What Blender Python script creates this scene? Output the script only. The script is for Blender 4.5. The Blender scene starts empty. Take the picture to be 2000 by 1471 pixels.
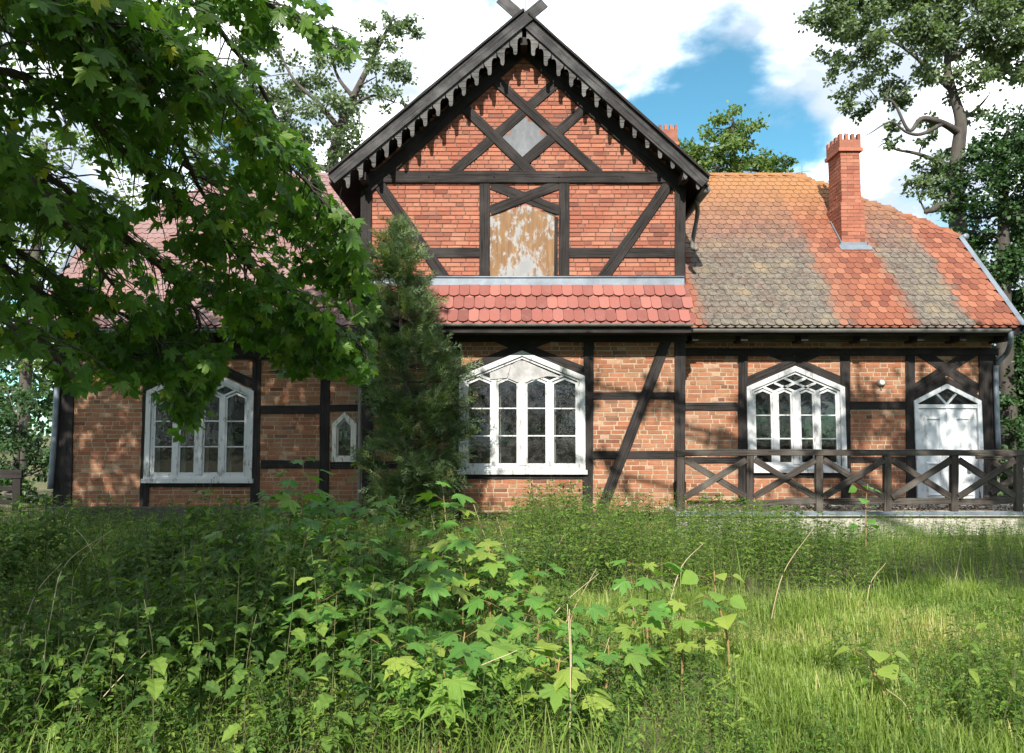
import bpy, math, random
import numpy as np
from mathutils import Vector, Matrix
from math import sin, cos, tan, radians, pi

random.seed(7); np.random.seed(7)
R = random.Random(11)
scene = bpy.context.scene
COL = scene.collection

# ------------------------------------------------------------------ camera
CAM = np.array([0.0, -13.74, 1.65]); PITCH = radians(3.96); F = 1511.0
cd = bpy.data.cameras.new('camera'); cam = bpy.data.objects.new('camera', cd); COL.objects.link(cam)
cam.location = CAM; cam.rotation_euler = (radians(90) + PITCH, 0, 0)
cd.sensor_width = 36.0; cd.lens = F / 2000 * 36.0; cd.clip_start = 0.05; cd.clip_end = 2000
scene.camera = cam

# ------------------------------------------------------------------ light
SUN_AZ, SUN_EL = radians(-8), radians(36)          # behind the viewer, a little to the left
SUN = Vector((sin(SUN_AZ) * cos(SUN_EL), -cos(SUN_AZ) * cos(SUN_EL), sin(SUN_EL)))
sd = bpy.data.lights.new('sun', 'SUN'); sun = bpy.data.objects.new('sun', sd); COL.objects.link(sun)
sd.energy = 2.7; sd.angle = radians(0.5); sd.color = (1.0, 0.93, 0.82)
sun.location = (0, -20, 20); sun.rotation_euler = SUN.to_track_quat('Z', 'Y').to_euler()

w = bpy.data.worlds.new('World'); scene.world = w; w.use_nodes = True
nt = w.node_tree; nt.nodes.clear()
def wn(t, **k):
    n = nt.nodes.new(t)
    for a, b in k.items(): setattr(n, a, b)
    return n
out = wn('ShaderNodeOutputWorld'); bg = wn('ShaderNodeBackground'); bg.inputs['Strength'].default_value = 0.15
sky = wn('ShaderNodeTexSky', sky_type='NISHITA', sun_disc=False)
sky.sun_elevation = SUN_EL; sky.sun_rotation = pi - SUN_AZ; sky.ozone_density = 4.0; sky.dust_density = 0.1; sky.altitude = 1800
tc = wn('ShaderNodeTexCoord'); sep = wn('ShaderNodeSeparateXYZ')
nt.links.new(tc.outputs['Generated'], sep.inputs[0])
add = wn('ShaderNodeMath', operation='ADD'); add.inputs[1].default_value = 0.35
mx = wn('ShaderNodeMath', operation='MAXIMUM'); mx.inputs[1].default_value = 0.0
nt.links.new(sep.outputs['Z'], mx.inputs[0]); nt.links.new(mx.outputs[0], add.inputs[0])
dv = wn('ShaderNodeVectorMath', operation='DIVIDE'); cb = wn('ShaderNodeCombineXYZ')
for i in range(3): nt.links.new(add.outputs[0], cb.inputs[i])
nt.links.new(tc.outputs['Generated'], dv.inputs[0]); nt.links.new(cb.outputs[0], dv.inputs[1])
CLOUD_OFF = (6.28, 3.30, -0.035)
mp = wn('ShaderNodeMapping'); mp.inputs['Location'].default_value = CLOUD_OFF; mp.inputs['Scale'].default_value = (1, 1, 0.4)
nt.links.new(dv.outputs[0], mp.inputs[0])
nz = wn('ShaderNodeTexNoise'); nz.inputs['Scale'].default_value = 2.1; nz.inputs['Detail'].default_value = 9; nz.inputs['Roughness'].default_value = 0.52
nz.inputs['Distortion'].default_value = 0.25
nt.links.new(mp.outputs[0], nz.inputs['Vector'])
rp = wn('ShaderNodeValToRGB'); rp.color_ramp.elements[0].position = 0.40; rp.color_ramp.elements[1].position = 0.515
rp.color_ramp.interpolation = 'EASE'
nt.links.new(nz.outputs['Fac'], rp.inputs[0])
# shaded cloud bellies: a second, softer noise
nz2 = wn('ShaderNodeTexNoise'); nz2.inputs['Scale'].default_value = 3.4; nz2.inputs['Detail'].default_value = 6
nt.links.new(mp.outputs[0], nz2.inputs['Vector'])
rp2 = wn('ShaderNodeValToRGB'); rp2.color_ramp.elements[0].color = (1.45, 1.66, 1.95, 1); rp2.color_ramp.elements[1].color = (6.2, 6.3, 6.4, 1)
rp2.color_ramp.elements[0].position = 0.46; rp2.color_ramp.elements[1].position = 0.66
nt.links.new(nz2.outputs['Fac'], rp2.inputs[0])
mixc = wn('ShaderNodeMixRGB')
nt.links.new(rp.outputs[0], mixc.inputs[0]); tint = wn('ShaderNodeMixRGB', blend_type='MULTIPLY'); tint.inputs[0].default_value = 1; tint.inputs[2].default_value = (.28, .45, .36, 1)
nt.links.new(sky.outputs[0], tint.inputs[1]); nt.links.new(tint.outputs[0], mixc.inputs[1]); nt.links.new(rp2.outputs[0], mixc.inputs[2])
nt.links.new(mixc.outputs[0], bg.inputs['Color']); nt.links.new(bg.outputs[0], out.inputs[0])

vs = scene.view_settings; vs.view_transform = 'Standard'; vs.look = 'None'; vs.gamma = 1.0; vs.exposure = 1.92; vs.use_curve_mapping = False
scene.cycles.use_denoising = True
scene.cycles.max_bounces = 6; scene.cycles.transparent_max_bounces = 12; scene.cycles.diffuse_bounces = 3
scene.cycles.caustics_reflective = False; scene.cycles.caustics_refractive = False

# ------------------------------------------------------------------ pixel -> place
def ray(px, py):
    x = (px - 1000) / F; y = -(py - 735.5) / F
    return np.array([x, cos(PITCH) - sin(PITCH) * y, sin(PITCH) + cos(PITCH) * y])
def P(px, py, Y):
    d = ray(px, py); return CAM + d * ((Y - CAM[1]) / d[1])
def XZ(px, py, Y):
    p = P(px, py, Y); return (p[0], p[2])
def proj(p):
    v = np.asarray(p, float) - CAM
    f = v[..., 1] * cos(PITCH) + v[..., 2] * sin(PITCH); u = -v[..., 1] * sin(PITCH) + v[..., 2] * cos(PITCH)
    f = np.where(np.abs(f) < 1e-4, 1e-4, f)
    return 1000 + F * v[..., 0] / f, 735.5 - F * u / f, f
def ground_z(x, y):
    x = np.asarray(x, float); y = np.asarray(y, float)
    return (0.05 * np.sin(x * 0.7 + 1.3) * np.cos(y * 0.6) + 0.02 * np.sin(x * 2.1 + y * 1.7)
            - 0.10 * np.clip((y + 7) / 6, 0, 1))
def G(px, py):
    d = ray(px, py); t = (0 - CAM[2]) / d[2]
    for _ in range(6):
        p = CAM + d * t; t = (float(ground_z(p[0], p[1])) - CAM[2]) / d[2]
    return CAM + d * t

# ------------------------------------------------------------------ materials
MATS = {}
class NT:
    def __init__(s, name):
        s.m = bpy.data.materials.new(name); s.m.use_nodes = True; s.t = s.m.node_tree; s.t.nodes.clear()
        s.out = s.n('ShaderNodeOutputMaterial'); MATS[name] = s.m
    def n(s, t, **k):
        n = s.t.nodes.new(t)
        for a, b in k.items():
            if a.startswith('i_'):
                key = a[2:].replace('_', ' ')
                s.put(n.inputs[int(key) if key.isdigit() else key], b)
            else: setattr(n, a, b)
        return n
    def put(s, sock, v):
        if isinstance(v, bpy.types.NodeSocket): s.t.links.new(v, sock)
        elif isinstance(v, bpy.types.Node): s.t.links.new(v.outputs[0], sock)
        else:
            if sock.type == 'RGBA' and len(v) == 3: v = (*v, 1)
            sock.default_value = v
    def pos(s, scale=(1, 1, 1), rot=(0, 0, 0)):
        g = s.n('ShaderNodeNewGeometry')
        m = s.n('ShaderNodeMapping'); m.inputs['Scale'].default_value = scale; m.inputs['Rotation'].default_value = rot
        s.t.links.new(g.outputs['Position'], m.inputs[0]); return m.outputs[0]
    def obj(s, scale=(1, 1, 1)):
        g = s.n('ShaderNodeTexCoord'); m = s.n('ShaderNodeMapping'); m.inputs['Scale'].default_value = scale
        r = s.n('ShaderNodeObjectInfo'); a = s.n('ShaderNodeVectorMath', operation='ADD'); q = s.math('MULTIPLY', r.outputs['Random'], 37.0)
        s.t.links.new(g.outputs['Object'], a.inputs[0]); s.t.links.new(q, a.inputs[1])
        s.t.links.new(a.outputs[0], m.inputs[0]); return m.outputs[0]
    def noise(s, vec, scale, detail=4, rough=0.55, dist=0):
        n = s.n('ShaderNodeTexNoise', i_Scale=scale, i_Detail=detail, i_Roughness=rough, i_Distortion=dist)
        s.t.links.new(vec, n.inputs['Vector']); return n.outputs['Fac']
    def ramp(s, fac, stops, interp='LINEAR'):
        r = s.n('ShaderNodeValToRGB'); cr = r.color_ramp; cr.interpolation = interp
        while len(cr.elements) < len(stops): cr.elements.new(0.5)
        for e, (p, c) in zip(cr.elements, stops):
            e.position = p; e.color = (*c, 1) if not isinstance(c, (int, float)) else (c, c, c, 1)
        s.put(r.inputs[0], fac); return r.outputs[0]
    def mix(s, fac, a, b, mode='MIX'):
        m = s.n('ShaderNodeMixRGB', blend_type=mode); s.put(m.inputs[0], fac); s.put(m.inputs[1], a); s.put(m.inputs[2], b); return m.outputs[0]
    def math(s, op, a, b=0.5, clamp=False):
        m = s.n('ShaderNodeMath', operation=op, use_clamp=clamp); s.put(m.inputs[0], a); s.put(m.inputs[1], b); return m.outputs[0]
    def var(s):
        return s.n('ShaderNodeAttribute', attribute_name='var').outputs['Fac']
    def bump(s, h, dist=0.01, strength=0.6):
        b = s.n('ShaderNodeBump', i_Distance=dist, i_Strength=strength); s.put(b.inputs['Height'], h); return b.outputs[0]
    def bsdf(s, color, rough=0.8, bump=None, spec=0.3, metal=0.0):
        b = s.n('ShaderNodeBsdfPrincipled'); s.put(b.inputs['Base Color'], color); s.put(b.inputs['Roughness'], rough)
        b.inputs['Specular IOR Level'].default_value = spec; b.inputs['Metallic'].default_value = metal
        if bump is not None: s.t.links.new(bump, b.inputs['Normal'])
        return b
    def done(s, sh):
        s.put(s.out.inputs[0], sh); return s.m

def mat_brick(name, stops, dirt, pale):
    k = NT(name); p = k.pos(); v = k.var()
    c = k.ramp(v, stops, 'CONSTANT' if False else 'LINEAR')
    n1 = k.noise(p, 14, 5); n2 = k.noise(p, 90, 4); n3 = k.noise(p, 1.3, 4)
    c = k.mix(k.ramp(n1, [(0.35, 0), (0.75, 0.55)]), c, dirt)
    c = k.mix(k.ramp(n2, [(0.55, 0), (0.8, 0.5)]), c, pale)
    c = k.mix(k.ramp(n3, [(0.5, 0), (0.72, 0.35)]), c, pale)
    h = k.math('ADD', k.math('MULTIPLY', n1, 0.6), k.math('MULTIPLY', n2, 0.5))
    return k.done(k.bsdf(c, 0.92, k.bump(h, 0.012, 0.8), 0.15))
mat_brick('brick_old', [(0, (.13, .052, .036)), (.2, (.27, .095, .05)), (.45, (.225, .103, .058)), (.65, (.33, .122, .062)), (.85, (.28, .145, .08)), (1, (.39, .25, .17))],
          (.12, .068, .046), (.36, .24, .165))
mat_brick('brick_red', [(0, (.13, .052, .040)), (.3, (.26, .093, .062)), (.6, (.30, .112, .072)), (.85, (.35, .155, .10)), (1, (.16, .075, .062))],
          (.17, .07, .052), (.38, .20, .14))
def mat_simple(name, c1, c2, scale=6, rough=0.9, bumpd=0.01, vecscale=(1, 1, 1), spec=0.2, lo=.35, hi=.65, metal=0.0):
    k = NT(name); p = k.pos(vecscale); n = k.noise(p, scale, 6, 0.6); n2 = k.noise(p, scale * 7, 4)
    c = k.mix(k.ramp(n, [(lo, 0), (hi, 1)]), c1, c2)
    c = k.mix(k.ramp(n2, [(.4, 0), (.8, .35)]), c, tuple(x * 0.6 for x in c1))
    h = k.math('ADD', n, k.math('MULTIPLY', n2, 0.5))
    return k.done(k.bsdf(c, rough, k.bump(h, bumpd, 0.6), spec, metal))
mat_simple('mortar', (.36, .30, .22), (.26, .20, .145), 5)
mat_simple('mortar_dark', (.075, .05, .04), (.16, .105, .08), 9)
mat_simple('plinth', (.30, .22, .17), (.34, .14, .09), 3)
mat_simple('concrete', (.42, .40, .36), (.26, .25, .22), 2.2)
mat_simple('interior', (.10, .095, .09), (.06, .055, .05), 2)
mat_simple('zinc', (.19, .225, .27), (.12, .145, .175), 3, 0.5, 0.003, spec=0.4, metal=0.35)
mat_simple('zinc_dull', (.20, .195, .19), (.12, .115, .11), 4, 0.6, 0.003, spec=0.4, metal=0.3)
mat_simple('soil', (.085, .075, .045), (.12, .13, .05), 1.5, 0.95, 0.03)
mat_simple('litter', (.16, .10, .06), (.08, .05, .035), 30, 0.95, 0.02)
mat_simple('red_brick_edge', (.34, .09, .05), (.25, .07, .04), 8)
def mat_wood(name, c1, c2, c3):
    k = NT(name); o = k.obj((1.0, 1.0, 1.0))
    # grain runs along the local x axis of every timber
    gmap = k.obj((2.2, 38, 38)); g = k.noise(gmap, 1.0, 6, 0.65, 0.4); b = k.noise(k.pos(), 2.0, 5)
    crack = k.noise(k.obj((1.1, 70, 70)), 1.0, 3, 0.5)
    c = k.mix(k.ramp(g, [(.3, 0), (.72, 1)]), c1, c2)
    c = k.mix(k.ramp(b, [(.45, 0), (.75, .75)]), c, c3)
    c = k.mix(k.ramp(crack, [(.60, 0), (.70, .85)]), c, tuple(x * .25 for x in c1))
    h = k.math('SUBTRACT', g, k.math('MULTIPLY', k.ramp(crack, [(.58, 0), (.7, 1)]), 0.8))
    return k.done(k.bsdf(c, 0.82, k.bump(h, 0.012, 0.9), 0.2))
mat_wood('timber_dark', (.013, .0115, .0115), (.025, .0215, .021), (.046, .041, .040))
mat_wood('timber_grey', (.042, .041, .041), (.092, .090, .090), (.16, .157, .154))
mat_wood('barge_wood', (.018, .0175, .019), (.046, .045, .047), (.125, .124, .127))
mat_wood('timber_rail', (.030, .025, .022), (.058, .049, .043), (.13, .12, .105))
def mat_paint(name, col, under):
    k = NT(name); p = k.pos(); n = k.noise(k.pos((1, 1, .35)), 22, 6, 0.62); b = k.noise(p, 2.5, 4)
    pe = k.ramp(k.math('ADD', k.math('MULTIPLY', n, .75), k.math('MULTIPLY', b, .35)), [(.60, 0), (.66, 1)])
    c = k.mix(k.ramp(b, [(.3, 0), (.8, .5)]), col, tuple(x * .72 for x in col)); c = k.mix(pe, c, under)
    return k.done(k.bsdf(c, 0.55, k.bump(k.math('SUBTRACT', n, pe), .004, .5), .35))
mat_paint('white_paint', (.48, .495, .51), (.25, .235, .215))
mat_paint('worn_paint', (.60, .585, .55), (.20, .17, .14))
mat_paint('door_paint', (.58, .615, .655), (.40, .39, .37))
def mat_glass():
    k = NT('glass'); fr = k.n('ShaderNodeLayerWeight', i_Blend=0.42)
    n = k.noise(k.pos((1, 1, 1)), 3.5, 3); bm = k.bump(n, .02, .12)
    g = k.n('ShaderNodeBsdfGlossy'); g.inputs['Roughness'].default_value = 0.03; k.t.links.new(bm, g.inputs['Normal'])
    dust = k.n('ShaderNodeBsdfDiffuse'); dust.inputs['Color'].default_value = (.13, .13, .13, 1)
    t = k.n('ShaderNodeBsdfTransparent'); t.inputs['Color'].default_value = (.72, .75, .74, 1)
    dn = k.ramp(k.noise(k.pos(), 6, 6, .7), [(.42, .02), (.75, .25)])
    m0 = k.n('ShaderNodeMixShader'); k.put(m0.inputs[0], dn); k.put(m0.inputs[1], t); k.put(m0.inputs[2], dust)
    m = k.n('ShaderNodeMixShader'); k.put(m.inputs[0], k.math('ADD', k.math('MULTIPLY', fr.outputs['Fresnel'], .34), .03, True)); k.put(m.inputs[1], m0); k.put(m.inputs[2], g)
    return k.done(m)
mat_glass()
def mat_hatch():
    k = NT('hatch_board'); p = k.pos()
    b = k.noise(p, 1.9, 4, .55); n = k.noise(k.pos((1, 1, .45)), 11, 7, .7); s = k.noise(k.pos((6, 6, .5)), 3, 4)
    rust = k.mix(k.ramp(s, [(.3, 0), (.7, 1)]), (.215, .125, .058), (.125, .07, .038))
    white = k.mix(k.ramp(b, [(.3, 0), (.7, 1)]), (.33, .315, .295), (.20, .205, .22))
    mk = k.ramp(k.math('ADD', k.math('MULTIPLY', b, .55), k.math('MULTIPLY', n, .5)), [(.525, 0), (.575, 1)])
    return k.done(k.bsdf(k.mix(mk, rust, white), .75, k.bump(mk, .004, .6), .25))
mat_hatch()
mat_simple('vent_panel', (.07, .077, .088), (.15, .16, .178), 2.2, .6, .003, (1, 1, .6))
def mat_tile_main():
    k = NT('roof_tile'); g = k.n('ShaderNodeNewGeometry'); sp = k.n('ShaderNodeSeparateXYZ'); k.put(sp.inputs[0], g.outputs['Position'])
    x, z = sp.outputs['X'], sp.outputs['Z']; p = k.pos()
    wob = k.math('MULTIPLY', k.math('SUBTRACT', k.noise(k.pos((1, 1, .6)), 1.6, 5), .5), .20)
    v = k.var(); dith = k.math('MULTIPLY', k.math('SUBTRACT', k.math('MAXIMUM', v, 0.0), .5), .20)
    xr = k.math('DIVIDE', k.math('SUBTRACT', k.math('ADD', k.math('ADD', x, wob), dith), 2.6), 6.6)
    band = k.ramp(xr, [(0.0, 0), (.112, 0), (.138, 1), (.485, 1), (.515, .2), (.60, .0), (.68, 0), (.715, 1), (.835, 1), (.865, 0), (1.0, 0)])
    neg = k.math('LESS_THAN', x, 0.0)
    low = k.ramp(k.math('ADD', k.math('DIVIDE', k.math('SUBTRACT', z, 3.4), 4.0), k.math('MULTIPLY', wob, .35)), [(.0, 1), (.42, .95), (.62, .45), (.85, .12), (1, 0)])
    clean = k.ramp(v, [(0, (.125, .044, .030)), (.5, (.185, .066, .040)), (1, (.23, .094, .057))])
    orange = k.mix(k.noise(p, 7, 5), (.27, .115, .036), (.22, .135, .075))
    top = k.ramp(k.math('ADD', k.math('DIVIDE', k.math('SUBTRACT', z, 3.4), 4.0), wob), [(.60, 0), (.92, .9)])
    c = k.mix(top, clean, orange)
    n1 = k.noise(p, 11, 7, .68); n2 = k.noise(p, 2.2, 5)
    lich = k.mix(k.ramp(n1, [(.38, 0), (.62, 1)]), (.055, .054, .047), (.135, .130, .112))
    lich = k.mix(k.ramp(n2, [(.52, 0), (.72, .6)]), lich, (.22, .165, .10))
    lm = k.math('MULTIPLY', band, low)
    lm = k.math('MULTIPLY', lm, k.ramp(n2, [(.2, .75), (.6, 1.0)]))
    c = k.mix(lm, c, lich)
    pink = k.mix(k.ramp(n2, [(.3, .45), (.6, .9)]), clean, (.19, .135, .138))
    c = k.mix(neg, c, pink)
    edge = k.math('LESS_THAN', v, -.2)  # tail edges painted dark: dirt, with the shade of the gaps put in
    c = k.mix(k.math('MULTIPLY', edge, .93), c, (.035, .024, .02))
    spots = k.ramp(k.noise(p, 26, 5, .7), [(.63, 0), (.70, .8)])
    c = k.mix(k.math('MULTIPLY', spots, .7), c, (.085, .075, .06))
    return k.done(k.bsdf(c, .85, k.bump(n1, .006, .6), .2))
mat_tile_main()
def mat_tile_pent():
    k = NT('pent_tile'); p = k.pos(); v = k.var()
    c = k.ramp(v, [(0, (.125, .043, .036)), (.5, (.195, .064, .052)), (1, (.25, .095, .076))])
    n = k.noise(p, 5, 6, .65)
    c = k.mix(k.ramp(n, [(.5, 0), (.72, .7)]), c, (.19, .085, .075))
    c = k.mix(k.math('MULTIPLY', k.math('LESS_THAN', v, -.2), .9), c, (.05, .022, .02))  # dark tail edges: dirt and gap shade together in the colour
    return k.done(k.bsdf(c, .72, k.bump(k.noise(p, 30, 4), .004, .5), .3))
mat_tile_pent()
def mat_leaf(name, stops, trans=.35, rough=.45, tcol=None, spec=.35):
    k = NT(name); v = k.var(); c = k.ramp(v, stops); n = k.noise(k.pos(), 3.0, 3)
    c = k.mix(k.ramp(n, [(.4, 0), (.75, .45)]), c, tuple(x * .6 for x in stops[0][1]))
    b = k.bsdf(c, rough, None, spec)
    t = k.n('ShaderNodeBsdfTranslucent')
    k.put(t.inputs['Color'], k.mix(1.0, c, tcol or (1.5, 1.7, .6), 'MULTIPLY'))
    m = k.n('ShaderNodeMixShader'); m.inputs[0].default_value = trans; k.put(m.inputs[1], b); k.put(m.inputs[2], t)
    return k.done(m)
mat_leaf('maple_leaf', [(0, (.045, .110, .022)), (.5, (.090, .185, .032)), (.85, (.155, .26, .045)), (1, (.36, .38, .05))], .55)
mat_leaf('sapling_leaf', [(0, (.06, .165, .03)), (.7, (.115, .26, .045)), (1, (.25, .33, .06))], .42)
mat_leaf('nettle_leaf', [(0, (.038, .082, .022)), (.5, (.080, .155, .032)), (1, (.20, .29, .05))], .38, .6, None, .2)
mat_leaf('weed_leaf', [(0, (.05, .105, .02)), (.6, (.11, .195, .034)), (1, (.23, .30, .055))], .38, .55, None, .2)
mat_leaf('oak_leaf', [(0, (.065, .10, .055)), (.6, (.125, .175, .09)), (1, (.24, .30, .15))], .34, .4)
mat_leaf('linden_leaf', [(0, (.02, .05, .016)), (.6, (.032, .078, .02)), (1, (.06, .12, .03))], .25, .5)
mat_leaf('ash_leaf', [(0, (.06, .11, .025)), (.6, (.11, .17, .04)), (1, (.20, .24, .06))], .35, .5)
mat_leaf('juniper', [(0, (.055, .10, .05)), (.6, (.12, .18, .08)), (.9, (.20, .26, .095)), (1, (.38, .37, .10))], .35, .6)
mat_leaf('grass', [(0, (.12, .18, .038)), (.55, (.22, .31, .068)), (.85, (.32, .37, .12)), (1, (.44, .40, .19))], .48, .55)
mat_leaf('straw', [(0, (.42, .34, .20)), (1, (.60, .52, .36))], .25, .7, (1, 1, .9))
mat_simple('bark', (.045, .04, .036), (.085, .076, .066), 5, .95, .03, (1, 1, .3))
mat_simple('stem_green', (.06, .09, .03), (.10, .09, .045), 8, .7, .002)
mat_simple('stem_red', (.26, .15, .075), (.20, .17, .07), 8, .7, .002)
M = MATS

# ------------------------------------------------------------------ mesh helpers
def link(o, parent=None):
    COL.objects.link(o)
    if parent is not None: o.parent = parent
    return o
def tag(o, label=None, cat=None, group=None, kind=None):
    if label: o['label'] = label
    if cat: o['category'] = cat
    if group: o['group'] = group
    if kind: o['kind'] = kind
    return o
def empty(name, loc=(0, 0, 0), parent=None):
    o = bpy.data.objects.new(name, None); o.location = loc; o.empty_display_size = .2
    return link(o, parent)
def tri_mesh(name, V, T, mat, var=None, smooth=False):
    V = np.ascontiguousarray(V, dtype=np.float32); T = np.ascontiguousarray(T, dtype=np.int32)
    me = bpy.data.meshes.new(name); me.vertices.add(len(V)); me.vertices.foreach_set('co', V.ravel())
    me.loops.add(T.size); me.loops.foreach_set('vertex_index', T.ravel())
    me.polygons.add(len(T)); me.polygons.foreach_set('loop_start', np.arange(0, T.size, 3, dtype=np.int32))
    me.polygons.foreach_set('use_smooth', np.full(len(T), smooth, dtype=bool))
    if var is not None:
        a = me.attributes.new('var', 'FLOAT', 'POINT'); a.data.foreach_set('value', np.ascontiguousarray(var, dtype=np.float32))
    me.update(calc_edges=True); me.materials.append(MATS[mat]); return me
def mobj(name, me, parent=None, loc=None):
    o = bpy.data.objects.new(name, me)
    if loc is not None: o.location = loc
    return link(o, parent)
class Acc:
    """collects triangles, then links them as one mesh object"""
    def __init__(s): s.V, s.T, s.A, s.n = [], [], [], 0
    def add(s, V, T, var=0.5):
        V = np.asarray(V, float).reshape(-1, 3); T = np.asarray(T, int).reshape(-1, 3)
        s.V.append(V); s.T.append(T + s.n); s.n += len(V)
        s.A.append(np.broadcast_to(np.asarray(var, float), (len(V),)))
    def inst(s, tv, tt, Rm, tr, var):
        """N copies of a template: rotation-scale matrices (N,3,3), places (N,3)"""
        N = len(tr)
        if N == 0: return
        V = np.einsum('nij,vj->nvi', Rm, tv) + tr[:, None, :]; nv = len(tv)
        T = tt[None] + (np.arange(N) * nv)[:, None, None]
        s.add(V.reshape(-1, 3), T.reshape(-1, 3), np.repeat(var, nv))
    def mesh(s, name, mat, smooth=False):
        return tri_mesh(name, np.concatenate(s.V), np.concatenate(s.T), mat, np.concatenate(s.A), smooth)
    def build(s, name, mat, parent=None, smooth=False):
        return mobj(name, s.mesh(name, mat, smooth), parent)
def fan(n): return [(0, i, i + 1) for i in range(1, n - 1)]
def prism(poly, y0, y1):
    """polygon [(x,z)] -> solid between y0 (front) and y1"""
    from mathutils.geometry import tessellate_polygon
    n = len(poly); V = [(x, y0, z) for x, z in poly] + [(x, y1, z) for x, z in poly]
    tri = tessellate_polygon([[Vector((x, z, 0)) for x, z in poly]])
    T = [tuple(t) for t in tri] + [(t[2] + n, t[1] + n, t[0] + n) for t in tri]
    for i in range(n):
        j = (i + 1) % n; T += [(i, i + n, j), (j, i + n, j + n)]
    return np.array(V, float), np.array(T)
def fixn(me):
    import bmesh
    b = bmesh.new(); b.from_mesh(me); bmesh.ops.recalc_face_normals(b, faces=b.faces); b.to_mesh(me); b.free(); return me
def prism_obj(name, poly, y0, y1, mat, parent=None, bevel=0):
    V, T = prism(poly, y0, y1); me = fixn(tri_mesh(name, V, T, mat, np.full(len(V), R.random())))
    return mobj(name, me, parent)
def box(x0, x1, y0, y1, z0, z1):
    V = np.array([(x, y, z) for x in (x0, x1) for y in (y0, y1) for z in (z0, z1)], float)
    T = np.array([(0, 1, 3), (0, 3, 2), (4, 6, 7), (4, 7, 5), (0, 4, 5), (0, 5, 1), (2, 3, 7), (2, 7, 6), (0, 2, 6), (0, 6, 4), (1, 5, 7), (1, 7, 3)])
    return V, T
def box_obj(name, b, mat, parent=None):
    V, T = box(*b); return mobj(name, fixn(tri_mesh(name, V, T, mat, np.full(8, R.random()))), parent)
def tube(pts, rad, k=6):
    pts = np.asarray(pts, float); n = len(pts); rad = np.broadcast_to(np.asarray(rad, float), (n,))
    d = np.gradient(pts, axis=0); d /= np.linalg.norm(d, axis=1)[:, None] + 1e-9
    ref = np.where(np.abs(d[:, 2:3]) > .9, np.array([[1., 0, 0]]), np.array([[0, 0, 1.]]))
    u = np.cross(d, ref); u /= np.linalg.norm(u, axis=1)[:, None] + 1e-9; v = np.cross(d, u)
    a = np.arange(k) * 2 * pi / k
    V = pts[:, None, :] + rad[:, None, None] * (np.cos(a)[None, :, None] * u[:, None, :] + np.sin(a)[None, :, None] * v[:, None, :])
    V = V.reshape(-1, 3); T = []
    for i in range(n - 1):
        for j in range(k):
            a0, a1 = i * k + j, i * k + (j + 1) % k; T += [(a0, a1, a0 + k), (a1, a1 + k, a0 + k)]
    V = np.vstack([V, pts[:1], pts[-1:]]); c0, c1 = len(V) - 2, len(V) - 1
    for j in range(k): T += [(c0, (j + 1) % k, j), (c1, (n - 1) * k + j, (n - 1) * k + (j + 1) % k)]
    return V, np.array(T)
def tube_obj(name, pts, rad, mat, parent=None, k=8):
    V, T = tube(pts, rad, k); return mobj(name, tri_mesh(name, V, T, mat, np.full(len(V), .5), True), parent)
def spline(ctrl, n):
    """Catmull-Rom through control rows"""
    c = np.asarray(ctrl, float); c = np.vstack([2 * c[0] - c[1], c, 2 * c[-1] - c[-2]]); o = []
    m = len(c) - 3
    for t in np.linspace(0, m - 1e-6, n):
        i = int(t); f = t - i; p0, p1, p2, p3 = c[i:i + 4]
        o.append(.5 * ((2 * p1) + (p2 - p0) * f + (2 * p0 - 5 * p1 + 4 * p2 - p3) * f * f + (3 * p1 - p0 - 3 * p2 + p3) * f ** 3))
    return np.array(o)
def in_poly(px, py, poly):
    px = np.asarray(px, float); py = np.asarray(py, float); r = np.zeros(px.shape, bool); n = len(poly)
    for i in range(n):
        (x0, y0), (x1, y1) = poly[i], poly[(i + 1) % n]
        if y0 == y1: continue
        c = ((y0 > py) != (y1 > py)) & (px < (x1 - x0) * (py - y0) / (y1 - y0) + x0); r ^= c
    return r
def rot_rand(N, tilt_lo, tilt_hi, scale):
    """random yaw, then a tilt; returns (N,3,3) with scale"""
    yaw = np.random.rand(N) * 2 * pi; tl = np.random.uniform(tilt_lo, tilt_hi, N); ax = np.random.rand(N) * 2 * pi
    cz, sz = np.cos(yaw), np.sin(yaw); Z = np.zeros((N, 3, 3)); Z[:, 0, 0] = cz; Z[:, 0, 1] = -sz; Z[:, 1, 0] = sz; Z[:, 1, 1] = cz; Z[:, 2, 2] = 1
    kx, ky = np.cos(ax), np.sin(ax); c, s = np.cos(tl), np.sin(tl); K = np.zeros((N, 3, 3))
    K[:, 0, 0] = c + kx * kx * (1 - c); K[:, 0, 1] = kx * ky * (1 - c); K[:, 0, 2] = ky * s
    K[:, 1, 0] = kx * ky * (1 - c); K[:, 1, 1] = c + ky * ky * (1 - c); K[:, 1, 2] = -kx * s
    K[:, 2, 0] = -ky * s; K[:, 2, 1] = kx * s; K[:, 2, 2] = c
    return np.einsum('nij,njk->nik', K, Z) * np.asarray(scale, float).reshape(-1, 1, 1)
def frames(axis, normal, scale):
    """(N,3,3) with columns side, axis(y), normal(z)"""
    y = axis / (np.linalg.norm(axis, axis=1)[:, None] + 1e-9); x = np.cross(y, normal); x /= np.linalg.norm(x, axis=1)[:, None] + 1e-9
    z = np.cross(x, y); return np.stack([x, y, z], 2) * np.asarray(scale, float).reshape(-1, 1, 1)
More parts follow.
